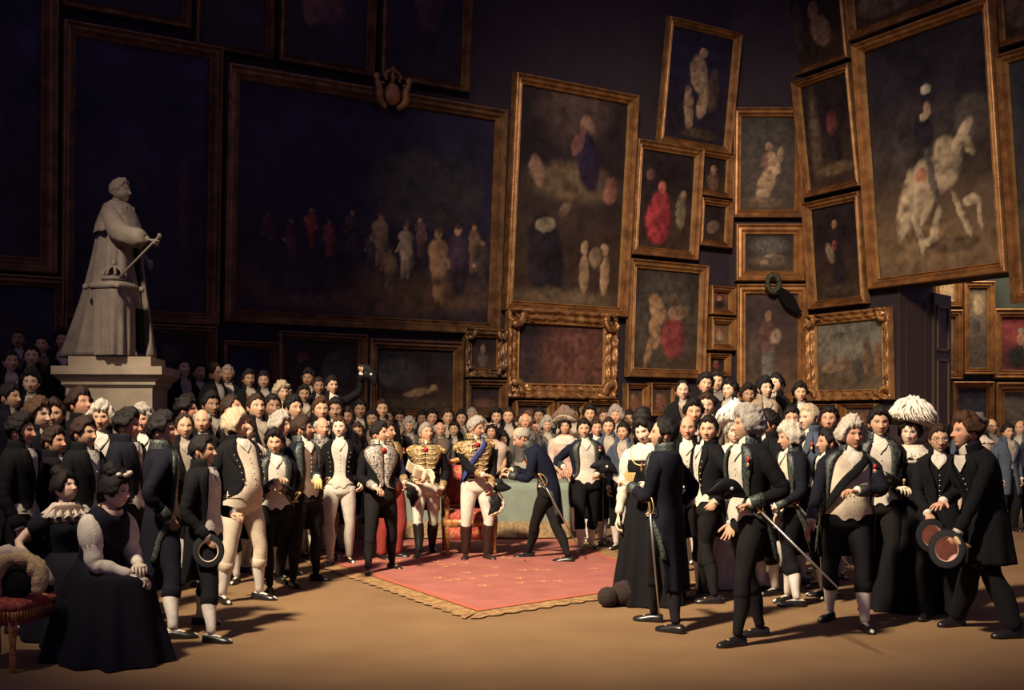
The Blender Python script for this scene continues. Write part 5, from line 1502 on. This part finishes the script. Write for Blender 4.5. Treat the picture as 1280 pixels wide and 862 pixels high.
P('M9', 'general in gold-braided coat and white breeches holding an open paper', 530, yaw=4, fp=((540, 691), (524, 697)), hy=537, coat='closed', emb='gold', hem=.60, legs='boots', legcol='white', col='black', hair='neat', hc='grey', head=(28, -8), vest=None, skin='ruddy', hands={'R': (520, 600, -.30), 'L': (553, 609, -.08)}, hR='open', upR=(-.2, .2, -1), aiguil='full', epaul=True, neckmed=True, wide=1.08)
P('king', 'king in gold-laced coat with blue sash, white breeches and brown boots', 594, yaw=14, fp=((609, 699), (582, 699)), hy=532, side=-5, coat='closed', emb='gold', hem=.62, legs='boots', boots='brown', legcol='white', col='black', hair='curly', hc='silver', head=(42, 10), vest=None, skin='warm', old=True, hands={'R': (603, 593, -.34), 'L': (614, 607, -.10)}, hR='relax', fdR=(.9, -.35, -.12), aiguil='full', epaul=True, neckmed=True, sash=('sash', 'R'), wide=1.08)
P('M11', 'bowing bald man with grey side hair in dark blue coat receiving the award', 686, yaw=-90, fp=((661, 697), (710, 703)), H=1.77, coat='cut', hem=.52, emb='green', legs='tights', legcol='blackst', col='blue', hair='bald', hc='silver', head=(0, 28), lean=34, vest='white', skin='warm', old=True, hands={'L': (638, 594, -.05), 'R': (640, 588, .16)}, hL='relax', hR='relax', medal=True, sword=('L', 4, 62, 1), fa=(10, -14), wide=1.05)
P('M12', 'man in white waistcoat with a black hat under his arm, right of the table', 738, yaw=6, fp=((739, 686), (726, 691)), hy=533, side=-4, coat='cut', emb='green', hem=.58, legs='breeches', legcol='black', col='blue', hair='curly', head=(-8, 0), vest='white', skin='warm', L=(.10, -.26, 1.02), hands={'R': (704, 583, -.12)}, hL='grip', sword=('L', 10, 75), medal=True, wide=1.1)

woman('W1', 'lady in black velvet gown with gold chain, white sleeve and long glove', 809, d=10.1, top=520, yaw=-28, head=(0, 14), roll=-8, dress='black', necklace=True, sleeves='gigot', sleevecol='white', chest='white', R=(-.22, -.10, .76), L=(.02, -.25, 1.02), hL='grip', gloves=(.62, .52, .36), train=.15, bun=1.25, skin='pale', hem=.30)
P('R2', 'man in dark embroidered court coat seen from behind, beside the velvet gown', 842, yaw=-118, fp=((818, 777), (845, 791)), hy=530, H=1.74, coat='habit', emb='green', hem=.36, legs='tights', legcol='blackst', col='navy', hair='recede', hc='dark', head=(24, -3), beard=True, vest='white', skin='warm', L=(.06, -.27, 1.13), R=(-.22, .0, .92), hL='relax', medal=True, wide=1.10, sword=('L', 12, 84, 1), fa=(5, -10))
P('R4', 'man in plain black tailcoat and black stockings glancing at the viewer', 886, yaw=-76, fp=((878, 748), (893, 754)), hy=532, coat='tail', hem=.60, legs='tights', legcol='blackst', col='black', hair='neat', hc='dark', head=(52, 0), beard=True, vest='white', skin='warm', L=(.20, .0, .95), R=(-.16, -.16, 1.0), nose=.9)
woman('W2', 'lady in pale lavender gown and white plumed hat among the dark coats', 918, d=11.1, top=524, yaw=-12, head=(5, 2), dress='lav', hat=('white', .17, .09), feathers=True, sleeves='gigot', sleevecol='lav', chest='white', hc='silver', skin='pale', bun=.8, hem=.30, gloves=(.6, .5, .45))
P('R6', 'grey-haired man in black gesturing with open hand, hat under arm and sword', 940, yaw=-68, fp=((922, 807), (950, 795)), hy=531, H=1.77, coat='cut', emb='green', hem=.62, legs='tights', legcol='blackst', col='black', hair='fluffy', hc='silver', head=(-18, -3), vest='white', skin='warm', hands={'R': (915, 652, .05), 'L': (940, 628, -.20)}, hR='open', hL='grip', upR=(0, .1, -1), medal=True, wide=1.1, sword=('L', -62, 38, 1), fa=(5, -10), old=True)
P('R7', 'old white-haired man in profile behind the gesturing man', 990, yaw=-80, fp=((985, 752), (996, 758)), hy=542, coat='habit', emb='green', hem=.50, legs='breeches', legcol='black', col='navy', hair='fluffy', hc='white', head=(-5, 6), vest='cream', skin='ruddy', old=True, L=(.16, -.22, .95), sword=('L', -10, 50, 1))
P('R8', 'portly white-wigged man in embroidered coat with broad cream waistcoat, facing us', 1058, yaw=-4, fp=((1081, 788), (1037, 774)), hy=539, H=1.71, side=5, coat='habit', emb='green', hem=.58, legs='breeches', legcol='black', col='navy', hair='fluffy', hc='white', head=(14, 2), belly=.085, wide=1.12, vest='cream', skin='ruddy', fat=.7, old=True, hands={'R': (1013, 655, -.20)}, hR='open', fdR=(-.35, -.25, -.8), L=(.02, -.32, 1.13), poleL=(.9, .3, -.2), medal=True, sash=('black', 'R'), sword=('R', -25, 62, 1), fa=(6, -38), hL='relax')
P('R9', 'curly dark-haired man in black standing just behind the portly one', 1098, d=9.8, yaw=-12, hy=525, coat='cut', emb='green', hem=.45, legs='tights', legcol='blackst', col='black', hair='curly', head=(6, 2), beard=True, vest='white', skin='warm', L=(.0, -.26, 1.16), sword=('L', 20, 72), fL=(.1, -.05, 15))
woman('W3', 'lady in black gown, lace collar and broad hat heaped with white feathers', 1137, d=9.85, top=522, yaw=-26, head=(0, 6), roll=5, dress='black', hat=('cream', .21, .09), feathers=True, lace=True, sleeves='gigot', sleevecol='black', hc='dark', skin='pale', bun=0, hem=.40, R=(-.06, -.26, 1.02), L=(.20, -.12, .70), gloves=(.70, .58, .42), chest='white')
P('R11', 'man with spectacles in black suit holding a top hat at his side', 1174, d=9.25, yaw=-22, hy=547, coat='frock', hem=.66, legs='trousers', legcol='black', col='black', hair='neat', hc='brown', head=(8, 3), specs=True, vest='black', skin='warm', hands={'R': (1159, 640, -.22)}, L=(.2, .0, .9), hR='grip', wide=.95)
P('R12', 'curly-haired man in long black coat leaning forward with one hand raised', 1218, yaw=-74, fp=((1196, 782), (1268, 797)), H=1.80, coat='frock', hem=.60, legs='trousers', legcol='black', col='black', hair='wild', hc='chestnut', head=(-6, -2), lean=20, beard=True, vest='black', skin='ruddy', hands={'R': (1180, 626, .12), 'L': (1198, 664, -.22)}, hR='open', hL='grip', wide=1.02, fa=(5, -8), nose=1.15)

# ---- seated ladies, bottom left
woman('W4', 'seated lady in front with flowered topknot, white puffed sleeves and black dress', 120, d=7.75, H=1.33, seated=True, yaw=62, head=(14, 6), lean=20, dress='navy', sleeves='gigot', sleevecol='white', flowers=True, R=(-.03, -.36, .60), L=(.07, -.33, .66), gloves=(.60, .50, .38), skin='pale', bun=1.1, neckline=False, hL='relax', hR='relax')
woman('W5', 'seated lady further back with lace collar, looking up at the king', 82, d=8.5, H=1.27, seated=True, yaw=52, head=(14, -14), dress='navy', sleeves='puff', lace=True, skin='pale', bun=1.0, R=(-.36, -.12, .68), L=(.14, -.34, .70), gloves=(.70, .55, .30), chest='dull')
for nm, px, d, yaw, lb in (('a', 120, 7.75, 62, 'dark wooden chair under the front seated lady'), ('b', 82, 8.5, 52, 'dark wooden chair under the seated lady with lace collar')):
    r = empty('chair', (at(px, d), d, 0), radians(yaw), lb, 'chair')
    g = MB(); g.box((0, .02, .40), (.40, .40, .05)); g.build('seat', darkwood, r, smooth=False)
    for sx in (-1, 1):
        for sy in (-1, 1):
            g = MB(); g.tube([(sx * .17, .02 + sy * .17, 0), (sx * .17, .02 + sy * .17, .39)], [.016, .022], n=8); g.build('leg', darkwood, r)
# ---- the far left and background figures
PLACED = []
def settle(px, hy, d, z0):
    """step a bystander a little forward or back so that nobody stands inside a neighbour"""
    if not PLACED or len(PLACED) < 5:
        PLACED.extend(tuple(i_['root'].location[:2]) for i_ in PEOPLE.values())
    mx = .55 if z0 == 0 else .28; best = (-9, d)
    for o_ in sorted(np.arange(-mx, mx + .01, .05), key=abs):
        dd = d + o_
        if (d < 15.3 and dd > 15.25 and px < 720) or (d > 16.8 and dd < 16.85): continue
        Hh = EYE + (HZ - (hy - .13 * F / dd)) * dd / F - z0
        if z0 == 0 and not (1.50 < Hh < 1.90): continue
        c = min([sqrt(((at(px, dd) - x) / 1.15) ** 2 + (dd - y) ** 2) for x, y in PLACED])
        c = min(c, .44) - abs(o_) * .02
        if c > best[0]: best = (c, dd)
    PLACED.append((at(px, best[1]), best[1]))
    return best[1]
def z0_(k): return k.get('z0', 0) == 0
def bg(px, hy, d, yaw, hair, hc, skin, col, vest, label, **k):
    hd = k.pop('head', (np.random.RandomState(int(px * 3 + hy)).uniform(-10, 10), k.pop('hp', 0)))
    k.setdefault('legs', 'breeches'); k.setdefault('legcol', 'black'); k.setdefault('coat', 'crowd')
    k.setdefault('lo', True)
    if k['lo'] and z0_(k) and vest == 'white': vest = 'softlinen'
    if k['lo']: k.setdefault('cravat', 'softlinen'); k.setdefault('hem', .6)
    if 'hands' not in k: d = settle(px, hy, d, k.get('z0', 0))
    if 'L' not in k: k['L'] = (.20, -.08, .86)
    if 'R' not in k: k['R'] = (-.20, -.08, .86)
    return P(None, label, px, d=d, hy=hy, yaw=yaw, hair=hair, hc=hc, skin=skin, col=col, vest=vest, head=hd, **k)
H_ = dict(lo=False)
bg(25, 536, 8.55, 88, 'wild', 'dark', 'ruddy', 'black', 'white', 'large dark-haired man in profile at the left edge, nearest standing there', beard=True, **H_)
bg(67, 551, 8.85, 82, 'curly', 'brown', 'ruddy', 'black', 'white', 'brown-haired man in profile just above the lady with lace collar', hp=-3, **H_)
bg(104, 539, 9.0, 72, 'curly', 'brown', 'warm', 'black', 'white', 'young brown-haired man in profile between the seated ladies\' heads', **H_)
bg(158, 529, 9.5, 84, 'wild', 'dark', 'ruddy', 'navy', 'white', 'dark-haired man in high collar right of the old white-haired man', **H_)
bg(127, 519, 10.2, 14, 'fluffy', 'white', 'warm', 'black', 'white', 'old white-haired man facing us below the pedestal', old=True, **H_)
bg(178, 522, 10.4, 10, 'fluffy', 'silver', 'ruddy', 'black', 'white', 'grey-haired old man half hidden at the foot of the pedestal', old=True, **H_)
bg(46, 515, 9.6, 70, 'wild', 'chestnut', 'fair', 'navy', 'white', 'curly auburn-haired man in profile near the left edge', **H_)
bg(68, 514, 10.1, 22, 'curly', 'brown', 'warm', 'black', 'white', 'young man with tousled brown hair behind the auburn-haired one', **H_)
bg(101, 501, 10.9, 68, 'wild', 'brown', 'ruddy', 'black', 'white', 'man gazing upward left of the pedestal', hp=-12)
bg(11, 494, 10.8, 66, 'curly', 'dark', 'warm', 'navy', 'white', 'man in profile on the lowest step at the far left', z0=.30)
bg(39, 476, 11.8, 25, 'wild', 'dark', 'fair', 'black', 'white', 'dark-haired man on the second step at the far left', z0=.45)
bg(13, 450, 12.6, 30, 'neat', 'brown', 'warm', 'black', 'white', 'man at the extreme left of the third step', z0=.75)
bg(40, 443, 12.7, 12, 'neat', 'dark', 'fair', 'black', 'white', 'round-faced man on the third step left of the statue', z0=.75)
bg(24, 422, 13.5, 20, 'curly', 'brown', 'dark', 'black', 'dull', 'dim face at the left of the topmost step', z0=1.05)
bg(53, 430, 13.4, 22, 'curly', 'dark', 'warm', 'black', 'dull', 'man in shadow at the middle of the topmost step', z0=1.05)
bg(79, 424, 13.6, 15, 'wild', 'dark', 'warm', 'black', 'white', 'dark-haired man on the topmost step nearest the statue', z0=1.05)
# raised platform, left centre
T = .68
bg(228, 459, 14.4, 40, 'curly', 'dark', 'fair', 'black', 'white', 'bearded man on the wide platform nearest the pedestal', z0=T, beard=True, head=(8, -8))
bg(248, 463, 14.9, 32, 'curly', 'dark', 'warm', 'black', 'white', 'second man on the wide platform, close by the bearded one', z0=T)
bg(267, 465, 14.4, 62, 'recede', 'brown', 'warm', 'black', 'white', 'balding man in profile, third on the wide platform', z0=T)
bg(285, 467, 15.0, 15, 'neat', 'grey', 'dark', 'black', 'white', 'grey-haired man, fourth on the wide platform', z0=T)
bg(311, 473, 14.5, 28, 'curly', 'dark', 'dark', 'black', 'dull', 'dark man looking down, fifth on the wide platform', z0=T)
bg(330, 475, 15.0, 18, 'curly', 'dark', 'warm', 'black', 'dull', 'young man, sixth on the wide platform', z0=T)
bg(352, 489, 14.2, 34, 'fluffy', 'blond', 'warm', 'black', 'cream', 'fair-haired man lower on the wide platform', z0=T * .68 + .0, lean=0)
bg(380, 492, 14.6, 20, 'curly', 'dark', 'dark', 'black', 'dull', 'dim man right of the fair-haired one on the platform', z0=.46)
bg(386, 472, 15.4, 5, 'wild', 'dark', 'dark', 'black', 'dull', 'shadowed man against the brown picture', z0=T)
bg(398, 482, 15.0, 22, 'neat', 'brown', 'dark', 'black', 'dull', 'man directly left of the one waving his hat', z0=.60)
bg(414, 481, 14.45, 28, 'curly', 'dark', 'warm', 'black', 'white', 'man on the platform waving a black hat high', z0=.62, hands={'L': (452, 468, -.02)}, hL='grip', poleL=(.3, .3, -1), lo=False)
# middle depth, left
bg(232, 508, 12.3, 82, 'wild', 'dark', 'ruddy', 'black', 'white', 'dark profile in shadow behind the tall navy-coated man')
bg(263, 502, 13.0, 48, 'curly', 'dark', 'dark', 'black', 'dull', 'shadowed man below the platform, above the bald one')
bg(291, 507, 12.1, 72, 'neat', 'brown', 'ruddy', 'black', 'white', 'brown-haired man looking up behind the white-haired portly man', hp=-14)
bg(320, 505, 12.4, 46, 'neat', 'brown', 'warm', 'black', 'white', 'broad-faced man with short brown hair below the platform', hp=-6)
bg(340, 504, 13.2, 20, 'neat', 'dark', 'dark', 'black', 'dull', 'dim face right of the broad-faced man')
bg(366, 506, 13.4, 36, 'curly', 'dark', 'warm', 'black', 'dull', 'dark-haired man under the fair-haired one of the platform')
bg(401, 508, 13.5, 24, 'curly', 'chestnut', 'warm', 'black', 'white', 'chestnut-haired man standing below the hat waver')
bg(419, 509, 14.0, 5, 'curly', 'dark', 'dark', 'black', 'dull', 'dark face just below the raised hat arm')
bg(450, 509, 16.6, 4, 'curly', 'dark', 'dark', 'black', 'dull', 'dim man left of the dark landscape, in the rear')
bg(477, 508, 16.6, 6, 'neat', 'brown', 'warm', 'black', 'dull', 'pale-faced man standing alone under the dark landscape', )
bg(230, 531, 11.1, 28, 'recede', 'brown', 'warm', 'black', 'white', 'long-faced man with receding hair behind the navy-coated man')
bg(253, 524, 11.7, 18, 'bald', 'grey', 'warm', 'black', 'white', 'bald man facing us behind the short black-haired man', old=True)
bg(309, 536, 10.95, 12, 'curly', 'brown', 'pale', 'pale', 'white', 'fresh-faced young man in pale cravat behind the portly man', cravat='white')
bg(350, 529, 11.9, 66, 'fluffy', 'silver', 'warm', 'black', 'white', 'grey-haired man in profile behind the arms-folded man', old=True)
bg(402, 533, 13.6, 30, 'bald', 'white', 'ruddy', 'bluegrey', 'dull', 'bald old man with a blue-grey coat beside the glove holder', old=True, coat='closed', emb='silver', legs='breeches', legcol='dull')
bg(414, 532, 13.7, 5, 'curly', 'brown', 'ruddy', 'black', 'white', 'partly hidden face left of the slim man in pantaloons')
bg(447, 539, 14.2, 6, 'curly', 'brown', 'dark', 'black', 'dull', 'face between the pantaloons man and the silver-coated officer')
bg(499, 538, 17.1, 4, 'curly', 'grey', 'warm', 'black', 'dull', 'low face right of the gold-collared officer')
bg(512, 531, 17.5, 8, 'fluffy', 'silver', 'warm', 'grey', 'white', 'grey-haired man behind the paper, left of the general')
bg(500, 521, 18.1, 0, 'curly', 'dark', 'dark', 'black', 'dull', 'dim head rising behind the grey-haired man near the paper')
bg(540, 520, 18.2, 5, 'curly', 'dark', 'warm', 'black', 'white', 'dark-haired man in the rear, above the general\'s epaulette')
bg(559, 519, 17.9, 8, 'curly', 'brown', 'warm', 'black', 'white', 'brown-haired man in the rear between general and king')
bg(577, 521, 18.3, 5, 'curly', 'dark', 'warm', 'black', 'white', 'dark-haired man in the rear, just left of the king\'s head')
bg(550, 536, 17.1, 14, 'bald', 'white', 'ruddy', 'grey', 'dull', 'bald man in brownish-grey coat between general and king', old=True)
bg(568, 536, 17.45, -4, 'curly', 'dark', 'warm', 'black', 'white', 'dark curly man directly behind the king\'s shoulder')
bg(603, 532, 17.8, 5, 'curly', 'grey', 'warm', 'grey', 'white', 'grey-haired head just right of the king')
bg(621, 519, 18.25, 0, 'wild', 'dark', 'warm', 'black', 'white', 'wild-haired man in the rear above the flowered lady')
bg(636, 518, 17.9, 0, 'neat', 'brown', 'warm', 'black', 'white', 'short-haired man in the rear above the bowing man')
bg(657, 525, 17.5, 3, 'bald', 'white', 'ruddy', 'grey', 'white', 'bald old man in the rear right above the bowing man', old=True)
bg(674, 518, 18.3, 0, 'curly', 'dark', 'dark', 'black', 'dull', 'shadowed dark head under the carved gilt frame')
bg(669, 538, 17.05, 4, 'bald', 'grey', 'ruddy', 'bluegrey', 'white', 'bald ruddy man behind the bowing man\'s back')
bg(684, 530, 17.5, 0, 'fluffy', 'silver', 'warm', 'grey', 'cream', 'fluffy grey-haired man left of the broad hat')
bg(717, 517, 18.3, 0, 'curly', 'dark', 'dark', 'black', 'dull', 'dark head rising above the broad straw-brimmed hat')
bg(737, 515, 17.8, 0, 'wild', 'dark', 'warm', 'black', 'white', 'tall curly head above the man with the white waistcoat')
bg(745, 534, 15.4, 0, 'neat', 'brown', 'ruddy', 'blue', 'white', 'round-faced man close behind the white waistcoat wearer', cravat='white')
bg(761, 532, 15.0, -6, 'neat', 'brown', 'warm', 'bluegrey', 'white', 'brown-haired man with wide lapels, second right of the table')
bg(770, 517, 17.4, -4, 'fluffy', 'grey', 'ruddy', 'dull', 'dull', 'blurred grey head in the rear left of the velvet gown')
bg(780, 539, 14.4, -20, 'curly', 'dark', 'warm', 'bluegrey', 'pale', 'man in light waistcoat and white stockings left of the velvet gown')
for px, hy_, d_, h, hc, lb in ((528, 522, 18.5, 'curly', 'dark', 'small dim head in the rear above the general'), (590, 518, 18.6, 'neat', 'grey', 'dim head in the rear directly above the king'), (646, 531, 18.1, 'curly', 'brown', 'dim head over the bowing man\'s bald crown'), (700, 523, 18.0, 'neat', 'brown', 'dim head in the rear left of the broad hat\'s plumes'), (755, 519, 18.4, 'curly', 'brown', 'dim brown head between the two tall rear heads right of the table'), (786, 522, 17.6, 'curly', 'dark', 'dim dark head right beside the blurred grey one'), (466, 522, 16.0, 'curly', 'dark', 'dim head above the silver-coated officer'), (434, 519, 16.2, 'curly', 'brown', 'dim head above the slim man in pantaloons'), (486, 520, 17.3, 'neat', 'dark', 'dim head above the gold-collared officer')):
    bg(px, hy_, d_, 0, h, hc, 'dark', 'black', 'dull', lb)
woman(None, 'lady with a wreath of pale flowers in her hair behind the table', 615, d=16.95, top=530, dress='navy', flowers='pink', shawl='pale', lo=True, yaw=-8, skin='warm', chest='pale', bun=.7)
woman(None, 'lady under a broad flat-brimmed hat with dark plumes behind the table', 706, d=16.95, top=523, dress='pink', hat=('cream', .18, .07), feathers='dull', lo=True, sleeves='gigot', sleevecol='pale', skin='ruddy', bun=0, chest='white')
woman(None, 'lady in pale dress half seen behind the king\'s outstretched hand', 630, d=17.3, top=541, dress='dull', lo=True, yaw=-10, skin='ruddy', bun=.6)
# ---- right side
bg(860, 533, 11.0, -18, 'bald', 'dark', 'ruddy', 'black', 'white', 'bald dark-browed man between the court coat and the plain tailcoat', **H_)
bg(867, 512, 12.6, -10, 'wild', 'dark', 'warm', 'black', 'white', 'dark-haired young man behind the bald dark-browed one')
bg(883, 503, 13.0, -10, 'curly', 'brown', 'fair', 'tan', 'cream', 'fair-faced man with soft brown hair left of the white plumes')
T = .50
bg(853, 487, 13.5, 0, 'recede', 'dark', 'fair', 'black', 'dull', 'first man on the right platform, nearest the nude with red cloth', z0=T)
bg(880, 478, 14.0, 8, 'wild', 'dark', 'warm', 'black', 'white', 'second man on the right platform, head tilted', z0=T, roll=8)
bg(896, 475, 14.35, 0, 'curly', 'dark', 'warm', 'black', 'white', 'third man on the right platform, with open white shirt collar', z0=T)
bg(913, 486, 13.6, -35, 'wild', 'dark', 'fair', 'black', 'white', 'fourth man on the right platform, turned towards the ceremony', z0=T)
bg(935, 492, 14.2, 4, 'wild', 'dark', 'dark', 'black', 'black', 'dim man stooping low on the right platform', z0=.38)
bg(955, 484, 13.6, 12, 'wild', 'dark', 'fair', 'tan', 'white', 'curly-haired man in tan coat on the right platform', z0=T, beard=True)
bg(970, 479, 14.0, -48, 'curly', 'dark', 'fair', 'black', 'cream', 'man in profile with his chin raised on the right platform', z0=T, hp=-8)
bg(1000, 490, 13.7, 0, 'wild', 'dark', 'warm', 'black', 'white', 'last man on the right platform, staring straight out', z0=T)
bg(961, 527, 11.0, -72, 'curly', 'dark', 'ruddy', 'black', 'white', 'dark profile squeezed behind the grey-haired gesturing man', **H_)
bg(990, 521, 12.3, -12, 'curly', 'dark', 'ruddy', 'black', 'dull', 'shadowed man behind the old white-haired profile')
bg(1013, 519, 11.2, -64, 'neat', 'blond', 'fair', 'bluegrey', 'cream', 'tall fair-haired man in profile with red ribbon on his lapel', medal=True, **H_)
bg(1037, 521, 11.8, -15, 'curly', 'dark', 'ruddy', 'black', 'dull', 'dark-haired man between the fair profile and the white wig')
bg(1036, 552, 10.4, -78, 'curly', 'dark', 'ruddy', 'black', 'cream', 'shorter bearded man in profile beside the white wig', beard=True, nose=1.2, **H_)
woman(None, 'far lady in pale bonnet and cape near the doorway', 1223, d=16.9, top=524, dress='pale', hat=('grey', .15, .10), lo=True, sleeves='gigot', sleevecol='grey', lace=True, skin='warm', bun=0)
bg(1239, 532, 17.3, -4, 'bald', 'dark', 'warm', 'bluegrey', 'white', 'far bald man with dark coat beside the pale bonnet', legs='trousers')
bg(1259, 539, 16.8, 12, 'curly', 'dark', 'warm', 'bluegrey', 'white', 'far dark-haired man in long coat near the right edge', coat='frock', legs='trousers')
bg(1276, 534, 17.0, -50, 'bald', 'dark', 'warm', 'bluegrey', 'white', 'far balding man in profile at the right edge', legs='trousers')
bg(1208, 528, 17.6, 6, 'fluffy', 'grey', 'warm', 'bluegrey', 'dull', 'far grey head just above the leaning man\'s curls', legs='trousers')

# ------------------------------------------------------------------ things held or lying
def near(p, dx=0, dy=0, dz=0): return (p[0] + dx, p[1] + dy, p[2] + dz)
I = PEOPLE
g = MB(); h_ = I['M9']['hand'](-1)
t = np.linspace(0, 1, 12)[:, None]; s_ = np.linspace(-1, 1, 8)[None]
Pp = np.stack([h_[0] - .02 - .22 * t + .02 * s_, h_[1] - .05 - .03 * s_ + .05 * np.sin(t * 3), h_[2] + .05 + .16 * t + .06 * s_ + .02 * np.sin(t * 6)], -1); Pp[..., 0] += .10
g.grid(Pp); g.grid(Pp + np.array((.10, -.02, -.06)) + .02 * np.sin(t * 5)[..., None]); o = g.build('document', mat('paper', (.75, .63, .45), .8), solid=.003); tag(o, 'open sheets of paper in the general\'s hands', 'paper')
h_ = I['king']['hand'](1); bicorne('white-plumed black bicorne hat hanging from the king\'s hand', near(h_, .04, -.03, -.13), rz=.3, ry=1.9, size=.62, plume=True, gold=True)
h_ = I['M8']['hand'](1); bicorne('white-plumed bicorne hat held by the gold-collared officer', near(h_, .05, -.03, -.10), rz=.2, ry=1.3, size=.62, plume=True, gold=True)
h_ = I['M11']['hand'](1); bicorne('black bicorne hat held out by the bowing man', near(h_, -.05, .03, -.05), rz=0, ry=-2.6, size=.68)
h_ = I['M12']['hand'](1); bicorne('black hat tucked under the arm of the white-waistcoated man', near(h_, .10, .0, .08), rz=0, ry=.25, size=.75)
h_ = I['M2']['hand'](-1); top_hat('hat with pale lining in the short black-haired man\'s hand', near(h_, -.02, -.06, -.05), (.25, -.9, .3), 'cream', size=.95, name='folded_hat')
h_ = I['R6']['hand'](1); bicorne('black hat pressed under the gesturing man\'s arm', near(h_, -.12, -.04, .10), rz=.3, ry=.1, size=.66)
h_ = I['R11']['hand'](-1); top_hat('black top hat with pink lining held by the spectacled man', near(h_, -.01, -.07, -.12), (-.25, -1, .25), 'pink')
h_ = I['R12']['hand'](1); top_hat('black top hat with pale lining held by the leaning man', near(h_, -.06, -.04, -.07), (-.55, -1, .35), 'pink', size=1.1)
h_ = PEOPLE['R2']['hand'](1)
hw_ = [o for o in bpy.data.objects if o.get('label') == 'man on the platform waving a black hat high']
bicorne('black hat waved high above the platform crowd', (at(457, 14.42), 14.42, EYE + (HZ - 470) * 14.42 / F), rz=.2, ry=.9, size=.75, name='waved_hat')
# pale gloves hanging from the glove holder's hand
h_ = I['M5']['hand'](1)
g = MB()
for k in range(3): g.tube([near(h_, -.02 + k * .012, -.03, .04), near(h_, .0 + k * .02, -.05, .0), near(h_, -.01 + k * .03, -.045, -.07)], [.014, .018, .010], n=8, smooth=3)
o = g.build('gloves', mat('yellow_gloves', (.70, .56, .20), .7)); tag(o, 'pale yellow gloves in the hand of the man at the carpet edge', 'gloves')
h_ = I['R12']['hand'](1)
g = MB()
for k in range(3): g.tube([near(h_, .0, -.05, .02), near(h_, .03 + k * .015, -.07, -.03), near(h_, .05 + k * .03, -.06, -.07 + k * .01)], [.014, .017, .009], n=8, smooth=3)
o = g.build('gloves', mat('tan_gloves', (.60, .42, .20), .7)); tag(o, 'tan gloves hanging over the leaning man\'s top hat', 'gloves')
h_ = I['W3']['hand'](1)
g = MB()
for k in range(4): g.tube([near(h_, -.02 + k * .012, -.03, .05), near(h_, -.03 + k * .022, -.04, -.02), near(h_, -.05 + k * .022, -.035, -.15)], [.012, .022, .014], n=8, smooth=4)
o = g.build('handkerchief', LINEN()); tag(o, 'white handkerchief in the feather-hatted lady\'s lowered hand', 'handkerchief')
# fur trimming ball at the velvet train
px, d = 768, 9.9
r = empty('fur_muff', (at(px, d), d, 0), 0, 'dark brown fur muff lying on the floor by the velvet gown', 'fur muff')
g = MB(); fz = lambda D_: 1 + .10 * wob(D_, 16, 3, 6)
g.ellipsoid((-.06, 0, .09), (.09, .08, .09), n=24, m=16, fn=fz); g.ellipsoid((.10, .05, .12), (.13, .10, .11), n=24, m=16, fn=fz)
g.build('fur', mat('brown_fur', (.022, .011, .009), .95, vary=.4, vscale=40, bump=1, bscale=80), r)
# folded fan in the velvet lady's hand
h_ = I['W1']['hand'](1)
g = MB()
for k in range(7): g.tube([near(h_, 0, -.01, -.03), near(h_, -.05 + .016 * k, -.03, .13)], [.005, .009], n=5)
o = g.build('fan', mat('gold_fan', (.55, .38, .14), .5)); tag(o, 'small gilt fan held by the lady in velvet', 'fan')
# ------------------------------------------------------------------ camera and light
cam = bpy.data.cameras.new('camera'); cam.sensor_width = 36; cam.lens = F / 1280 * 36; cam.shift_y = (HZ - 431) / 1280
co = bpy.data.objects.new('camera', cam); COL.objects.link(co); co.location = (0, 0, EYE); co.rotation_euler = (pi / 2, 0, 0); SC.camera = co
cam.clip_end = 200
w = bpy.data.worlds.new('dim_hall_air'); SC.world = w; w.use_nodes = True
w.node_tree.nodes['Background'].inputs[0].default_value = (.30, .22, .44, 1); w.node_tree.nodes['Background'].inputs[1].default_value = .34
def spot(name, loc, aim, e, ang, blend, col, rad):
    l = bpy.data.lights.new(name, 'SPOT'); l.energy = e; l.spot_size = radians(ang); l.spot_blend = blend; l.color = col; l.shadow_soft_size = rad
    o = bpy.data.objects.new(name, l); COL.objects.link(o); o.location = loc
    o.rotation_euler = (Vector(aim) - Vector(loc)).to_track_quat('-Z', 'Y').to_euler()
    return o
spot('skylight_beam', (-5.6, 3.2, 11.0), (1.6, 13.4, 0), 25000, 52, 1.0, (1.0, .83, .61), .5)
spot('right_wall_fill', (0.5, 5.0, 11.0), (4.6, 21.5, 3.2), 12500, 48, 1.0, (1.0, .80, .58), 1.0)  # added fill spot that brightens the dim frames on the right wall
a = bpy.data.lights.new('gallery_fill', 'AREA'); a.energy = 420; a.size = 4; a.color = (1, .82, .6)  # added area lamp, lifts the dark frames beyond the doorway
o = bpy.data.objects.new('gallery_fill', a); COL.objects.link(o); o.location = (N0[0] + 3.5, N0[1] - 1.6, 7.5); o.rotation_euler = (radians(25), 0, 0)
SC.view_settings.view_transform = 'Standard'; SC.view_settings.look = 'None'; SC.view_settings.gamma = 1; SC.view_settings.use_curve_mapping = False
SC.view_settings.exposure = 0
try:
    SC.cycles.use_denoising = True; SC.cycles.max_bounces = 5; SC.cycles.diffuse_bounces = 3
except Exception: pass
